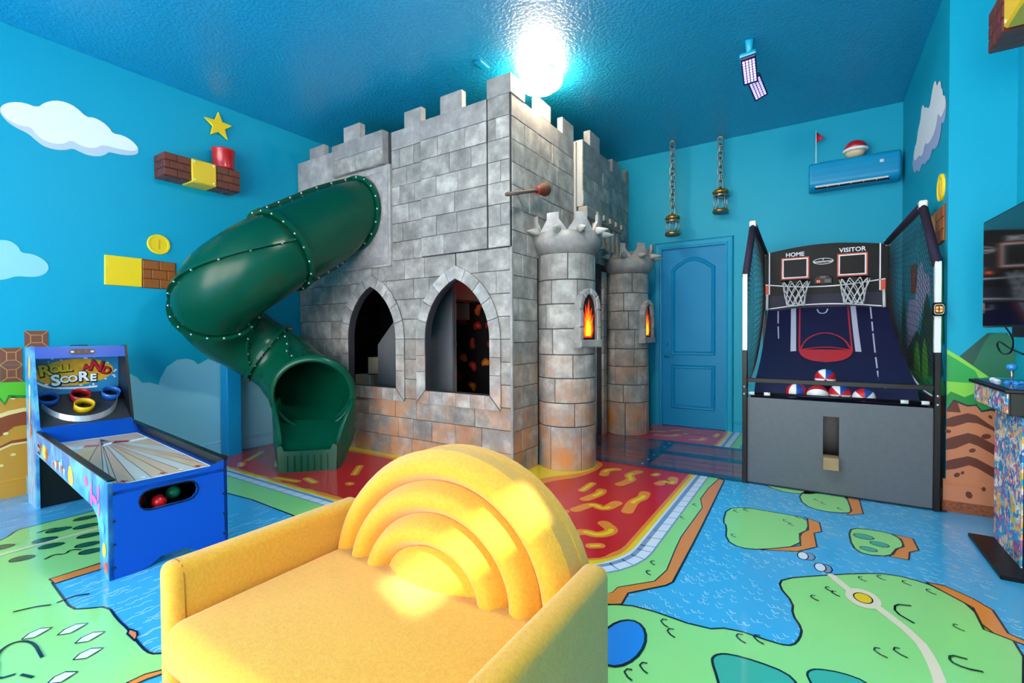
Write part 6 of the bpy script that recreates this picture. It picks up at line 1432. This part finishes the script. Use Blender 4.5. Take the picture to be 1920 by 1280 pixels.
# ------------------------------------------------------------------ hanging lanterns
m_chain = M('pewter_chain', '#8f8a85', 0.32, 0.85); m_brass = M('brass', '#b58a3a', 0.3, 0.85); m_pew = M('pewter', '#a9adb2', 0.3, 0.85)
def lantern(x, y, ztop, zbot, label, n):
    t = thing('hanging_lantern', (x, y, zbot), label, 'lantern', 'caged lanterns on chains by the door')
    hook = add('ceiling_hook', MB().tube([(x, y, H), (x, y, H - .02), (x + .012, y, H - .035), (x, y, H - .045)], .006, 8), m_chain, t)
    zl = H - .03; L_ = zl - ztop; step = L_ / n; lh = step / 2 + .016
    for k in range(n):
        c = Vector((x, y, zl - step * (k + .5))); e = Vector((1, 0, 0)) if k % 2 == 0 else Vector((0.25, 1, 0)).normalized()
        w = .031; pts = []
        for i in range(20):
            a = 2 * PI * i / 20; pts.append(c + e * (w * math.cos(a)) + Vector((0, 0, (lh - w) * (1 if math.sin(a) > 0 else -1) + w * math.sin(a))))
        add('chain_link', MB().tube(pts, .0088, 6, closed=True), m_chain, t)
    z1 = ztop - .01
    add('lantern_cap', MB().lathe([(.0, .02), (.012, .018), (.016, 0), (.058, -.015), (.090, -.037), (.093, -.062), (.078, -.068), (.068, -.078), (0, -.078)], (x, y, z1), n=24), m_brass, t)
    for k in range(8): a = 2 * PI * k / 8; add('rivet', MB().lathe([(0, 0), (.006, 0), (.004, .008), (0, .012)], (x + .092 * math.cos(a), y + .092 * math.sin(a), z1 - .047), (math.cos(a), math.sin(a), 0), 6), m_pew, t)
    zb = zbot + .045
    add('lantern_ring', MB().lathe([(.066, 0), (.082, 0), (.082, .018), (.066, .018)], (x, y, z1 - .10), n=24, close=True), m_pew, t)
    add('lantern_tray', MB().lathe([(0, 0), (.090, 0), (.095, .010), (.088, .030), (.080, .034), (0, .034)], (x, y, zbot), n=24), m_brass, t)
    add('tray_foot', MB().lathe([(0, -.010), (.084, -.010), (.088, 0), (0, 0)], (x, y, zbot), n=24), M('blue_grey_base', '#3f4d63', 0.4), t)
    for k in range(6): a = 2 * PI * (k + .3) / 6; add('cage_bar', MB().tube([(x + .074 * math.cos(a), y + .074 * math.sin(a), zbot + .03), (x + .074 * math.cos(a), y + .074 * math.sin(a), z1 - .066)], .0055, 8), m_pew, t)
lantern(-1.516, 6.093, 2.745, 2.475, 'brass lantern on the longer chain nearer the castle tower', 11)
lantern(-.991, 6.293, 3.03, 2.725, 'brass lantern on the shorter chain nearer the basketball game', 7)

# ------------------------------------------------------------------ air conditioner with a cap and a pennant on top
m_acb = M('blue_painted_plastic', '#0a8fbe', 0.4, spec=0.3); m_acw = M('white_plastic', '#dfe4e8', 0.4)
ac = thing('air_conditioner', (.33, BY - .11, 2.82), 'blue painted wall air conditioner above the basketball game', 'air conditioner')
prof = [(0, 2.845), (.06, 2.818), (.14, 2.825), (.195, 2.87), (.205, 2.93), (.200, 3.08), (.185, 3.118), (.15, 3.128), (0, 3.128)]
pa = smooth_poly(prof, 1)
mb = MB(); n_ = len(pa); vs = []
for x, sc_ in ((-.072, .93), (-.060, .985), (-.045, 1), (.705, 1), (.720, .985), (.732, .93)):
    vs += [Vector((x, BY - .002 - p[0] * sc_, 2.97 + (p[1] - 2.97) * sc_)) for p in pa]
mb.add(vs, [(i * n_ + k, i * n_ + (k + 1) % n_, (i + 1) * n_ + (k + 1) % n_, (i + 1) * n_ + k) for i in range(5) for k in range(n_)] + [tuple(range(n_)), tuple(range(5 * n_, 6 * n_))], False)
add('ac_body', mb, m_acb, ac)
ob = Vector((0, -.70, -.72)).normalized()
vt = add('vent_slot', MB().obox((.31, BY - .176, 2.848), ((1, 0, 0), (0, .72, .70), (0, -.70, .72)), (.325, .030, .006)), m_black, ac)
for k in range(2): add('vent_louvre', MB().obox((.31, BY - .168 - .021 * k, 2.838 + .019 * k), ((1, 0, 0), (0, .75, .66), (0, -.66, .75)), (.32, .012, .007), .002), m_acw, vt)
for x in (.10, .205, .31, .42, .53): add('vent_fin', MB().obox((x, BY - .180, 2.848), ((1, 0, 0), (0, .72, .70), (0, -.70, .72)), (.004, .026, .008)), m_acw, vt)
add('ac_badge', MB().box(.555, .588, BY - .210, BY - .203, 3.012, 3.040, .001), m_acw, ac)
add('badge_print', letters('25', .016, lambda a, b, t: Vector((a, BY - .210 - t, b)), 0, .001, (.572, 3.026)), m_trim, ac)
# plain red cap dome
cd = thing('red_dome', (.352, BY - .12, 3.13), 'small plain red dome with white rim sitting on the air conditioner', 'ornament')
C_ = Vector((.352, BY - .12, 3.13))
add('dome_base', MB().lathe([(0, 0), (.062, 0), (.085, .03), (.09, .06), (0, .06)], C_, n=28), M('cream_plastic', '#dcc79a', 0.45), cd)
add('dome_rim', MB().lathe([(.085, .055), (.112, .062), (.118, .075), (.110, .088), (.085, .09)], C_, n=28, close=True), m_white, cd)
add('dome_top', MB().lathe([(.105, .085), (.100, .115), (.080, .15), (.045, .172), (0, .18)], C_, n=28), m_red, cd)
pn = thing('pennant', (-.005, BY - .12, 3.128), 'little red pennant flag on a white pole on the air conditioner', 'flag')
add('pennant_pole', MB().tube([(-.005, BY - .12, 3.128), (-.005, BY - .12, 3.50)], .005, 8), m_acw, pn)
add('pennant_flag', MB().grid(lambda u, v: Vector((-.005 + .065 * u, BY - .12 + .012 * math.sin(4 * u), 3.49 - .07 * u + (-.13 + .11 * u) * v)), 8, 3), M('red_cloth', '#b8182a', 0.6), pn, fix=False).modifiers.new('thick', 'SOLIDIFY').thickness = .002
add('pennant_base', MB().lathe([(0, 0), (.028, 0), (.026, .008), (0, .010)], (-.005, BY - .12, 3.128), n=16), m_acw, pn)

# ------------------------------------------------------------------ ceiling fittings
m_uv = M('violet_led', '#e6d8ff', 0.4, emit=('#c8b0ff', 1.0)); m_uvd = M('dark_violet_frame', '#1d1c4a', 0.4); m_teal = M('teal_painted_metal', '#18a4c4', 0.4)
fd = thing('led_floodlight', (-.47, 4.6, H), 'pair of violet LED floodlight panels on one ceiling bracket', 'floodlight')
add('flood_bracket', MB().tube([(-.47, 4.37, H), (-.475, 4.42, H - .09), (-.48, 4.46, H - .14)], [.035, .022, .016], 10), m_teal, fd)
add('flood_arm', MB().tube([(-.48, 4.44, H - .15), (-.46, 4.95, H - .13)], .012, 8), m_teal, fd)
def flood(c, n, up, w, l):
    c = Vector(c); n = Vector(n).normalized(); u = Vector(up); u = (u - n * u.dot(n)).normalized(); r = u.cross(n)
    f = add('flood_head', MB().obox(c, (r, u, n), (w / 2, l / 2, .018), .006), m_uvd, fd)
    add('flood_back', MB().obox(c - n * .025 + u * (l * .38), (r, u, n), (w * .55, l * .16, .022), .01), m_teal, f)
    for i in range(4):
        for j in range(9):
            add('led_cell', MB().obox(c + n * .019 + r * (w * (-.315 + .21 * i)) + u * (l * (-.37 + .0925 * j)), (r, u, n), (w * .075, l * .032, .003)), m_uv, f)
flood((-.478, 4.46, H - .205), (.1, -.45, -1), (0.05, -1, 0), .115, .27)
flood((-.455, 4.83, H - .195), (.35, -.45, -1), (-.05, -1, 0), .115, .27)
vn = add('ceiling_vent', MB().box(-2.565, -2.490, 3.385, 3.525, H - .008, H, .002), m_ceil, None, 'small square blue ceiling vent plate left of the cloud lamp', 'vent')
add('vent_face', MB().box(-2.555, -2.50, 3.395, 3.515, H - .011, H - .007, .001), m_trim, vn)

# ------------------------------------------------------------------ wall screen
m_scr = M('screen_glass', '#06080c', 0.06, coat=0.5); m_tvf = M('screen_bezel', '#0c0e12', 0.25)
tv = thing('wall_screen', (.95, 3.4, 1.26), 'black flat wall mounted screen reflecting the basketball game', 'television')
ed = Vector((.055, -1, 0)).normalized(); nd = Vector((-1, -.055, 0)).normalized(); t0 = Vector((.832, 3.872, 1.58))
add('screen_panel', MB().obox(t0 + ed * .56 - nd * .018, (ed, (0, 0, 1), nd), (.56, .312, .016), .004), m_tvf, tv)
add('screen_face', MB().obox(t0 + ed * .56 - nd * .0005, (ed, (0, 0, 1), nd), (.550, .300, .0012)), m_scr, tv)
add('screen_bracket', MB().box(.88, 1.098, 3.2, 3.42, 1.46, 1.70, .004), m_bk, tv)
add('screen_box', MB().obox(t0 + ed * .50 - nd * .03 + Vector((0, 0, -.335)), (ed, (0, 0, 1), nd), (.09, .03, .03), .006), m_bk, tv)
cb_ = [(.865, 3.60, 1.27), (.90, 3.62, 1.20), (.90, 3.66, 1.13), (.90, 3.80, 1.12), (.90, 3.88, 1.16), (.90, 3.84, 1.185), (.91, 3.70, 1.15), (.92, 3.50, 1.12)]
pts = [Vector(p) for p in cb_]; sm_ = []
for i in range(len(pts) - 1):
    p0, p1, p2, p3 = pts[max(i - 1, 0)], pts[i], pts[i + 1], pts[min(i + 2, len(pts) - 1)]
    for k in range(6):
        t = k / 6; sm_.append(0.5 * ((2 * p1) + (p2 - p0) * t + (2 * p0 - 5 * p1 + 4 * p2 - p3) * t * t + (3 * p1 - p0 - 3 * p2 + p3) * t ** 3))
add('screen_cable', MB().tube(sm_, .0045, 6), m_bk, tv)

# ------------------------------------------------------------------ arcade pedestal
def mosaic(name):
    m = bpy.data.materials.new(name); m.use_nodes = True; nt = m.node_tree; N = nt.nodes; Lk = nt.links; b = N['Principled BSDF']
    geo = N.new('ShaderNodeNewGeometry'); nz = N.new('ShaderNodeTexNoise'); nz.inputs['Scale'].default_value = 9; nz.inputs['Detail'].default_value = 3; Lk.new(geo.outputs['Position'], nz.inputs['Vector'])
    mx = N.new('ShaderNodeMix'); mx.data_type = 'VECTOR'; mx.inputs['Factor'].default_value = .3; Lk.new(geo.outputs['Position'], mx.inputs['A']); Lk.new(nz.outputs['Color'], mx.inputs['B'])
    v = N.new('ShaderNodeTexVoronoi'); v.inputs['Scale'].default_value = 32; Lk.new(mx.outputs['Result'], v.inputs['Vector'])
    sp = N.new('ShaderNodeSeparateColor'); Lk.new(v.outputs['Color'], sp.inputs[0])
    r = N.new('ShaderNodeValToRGB'); r.color_ramp.interpolation = 'CONSTANT'
    cols = ['#1ba3dc', '#2a6fc4', '#f0e4d8', '#e98a8f', '#f3c24a', '#7ad0ee', '#2f9fd8', '#8a6bb0', '#f6d3b4', '#148fd0', '#ffffff', '#d66aa0']
    el = r.color_ramp.elements; el[0].color = lin(cols[0]); el[1].position = 1 / 12; el[1].color = lin(cols[1])
    for k in range(2, 12): e = el.new(k / 12); e.color = lin(cols[k])
    Lk.new(sp.outputs[0], r.inputs['Fac']); Lk.new(r.outputs['Color'], b.inputs['Base Color']); b.inputs['Roughness'].default_value = .22; b.inputs['Coat Weight'].default_value = .3
    return m
m_mos = mosaic('colourful_splash_print')
pd_ = thing('arcade_pedestal', (.98, 3.65, 0), 'arcade control pedestal with colourful splash art front below the screen', 'arcade game')
add('pedestal_body', MB().box(.903, 1.075, 3.45, 3.905, .02, .80, .003), m_gblack, pd_)
add('front_art', MB().box(.897, .903, 3.455, 3.90, .02, .80, .001), m_mos, pd_)
add('foot_plate', MB().box(.785, 1.07, 3.30, 3.90, 0, .022, .003), m_bk, pd_)
deck = add('control_box', MB().box(.812, 1.08, 3.30, 3.90, .825, .94, .003), m_gblack, pd_)
add('deck_art', MB().box(.806, .812, 3.32, 3.895, .832, .934, .001), m_mos, deck)
add('deck_top', MB().box(.79, 1.085, 3.29, 3.945, .94, .958, .003), m_gblack, pd_)
add('deck_panel', MB().box(.81, 1.07, 3.31, 3.925, .958, .964, .001), M('blue_control_panel', '#123a8c', 0.2, coat=.4), pd_)
m_stick = M('sky_blue_knob', '#2f8fdc', 0.25, coat=.4)
jc = Vector((.925, 3.735, .964))
js = add('joystick', MB().tube([jc, jc + Vector((0, 0, .07))], .006, 8), m_pew, pd_)
add('stick_knob', MB().ball(jc + Vector((0, 0, .082)), (.024, .024, .019), 16, 10), m_stick, js)
add('stick_washer', MB().lathe([(0, 0), (.024, 0), (.020, .005), (0, .006)], jc, n=16), m_stick, js)
for k, (x, y) in enumerate(((.87, 3.82), (.88, 3.62), (.90, 3.56), (.93, 3.60), (.94, 3.54), (.86, 3.70))):
    b_ = add('button_rim', MB().lathe([(0, 0), (.017, 0), (.017, .005), (.014, .008), (0, .008)], (x, y, .964), n=16), m_acw if k in (0, 5) else m_stick, pd_); add('button_cap', MB().lathe([(0, .008), (.011, .008), (.010, .013), (0, .014)], (x, y, .964), n=16), m_acw if k in (0, 5) else m_stick, b_)
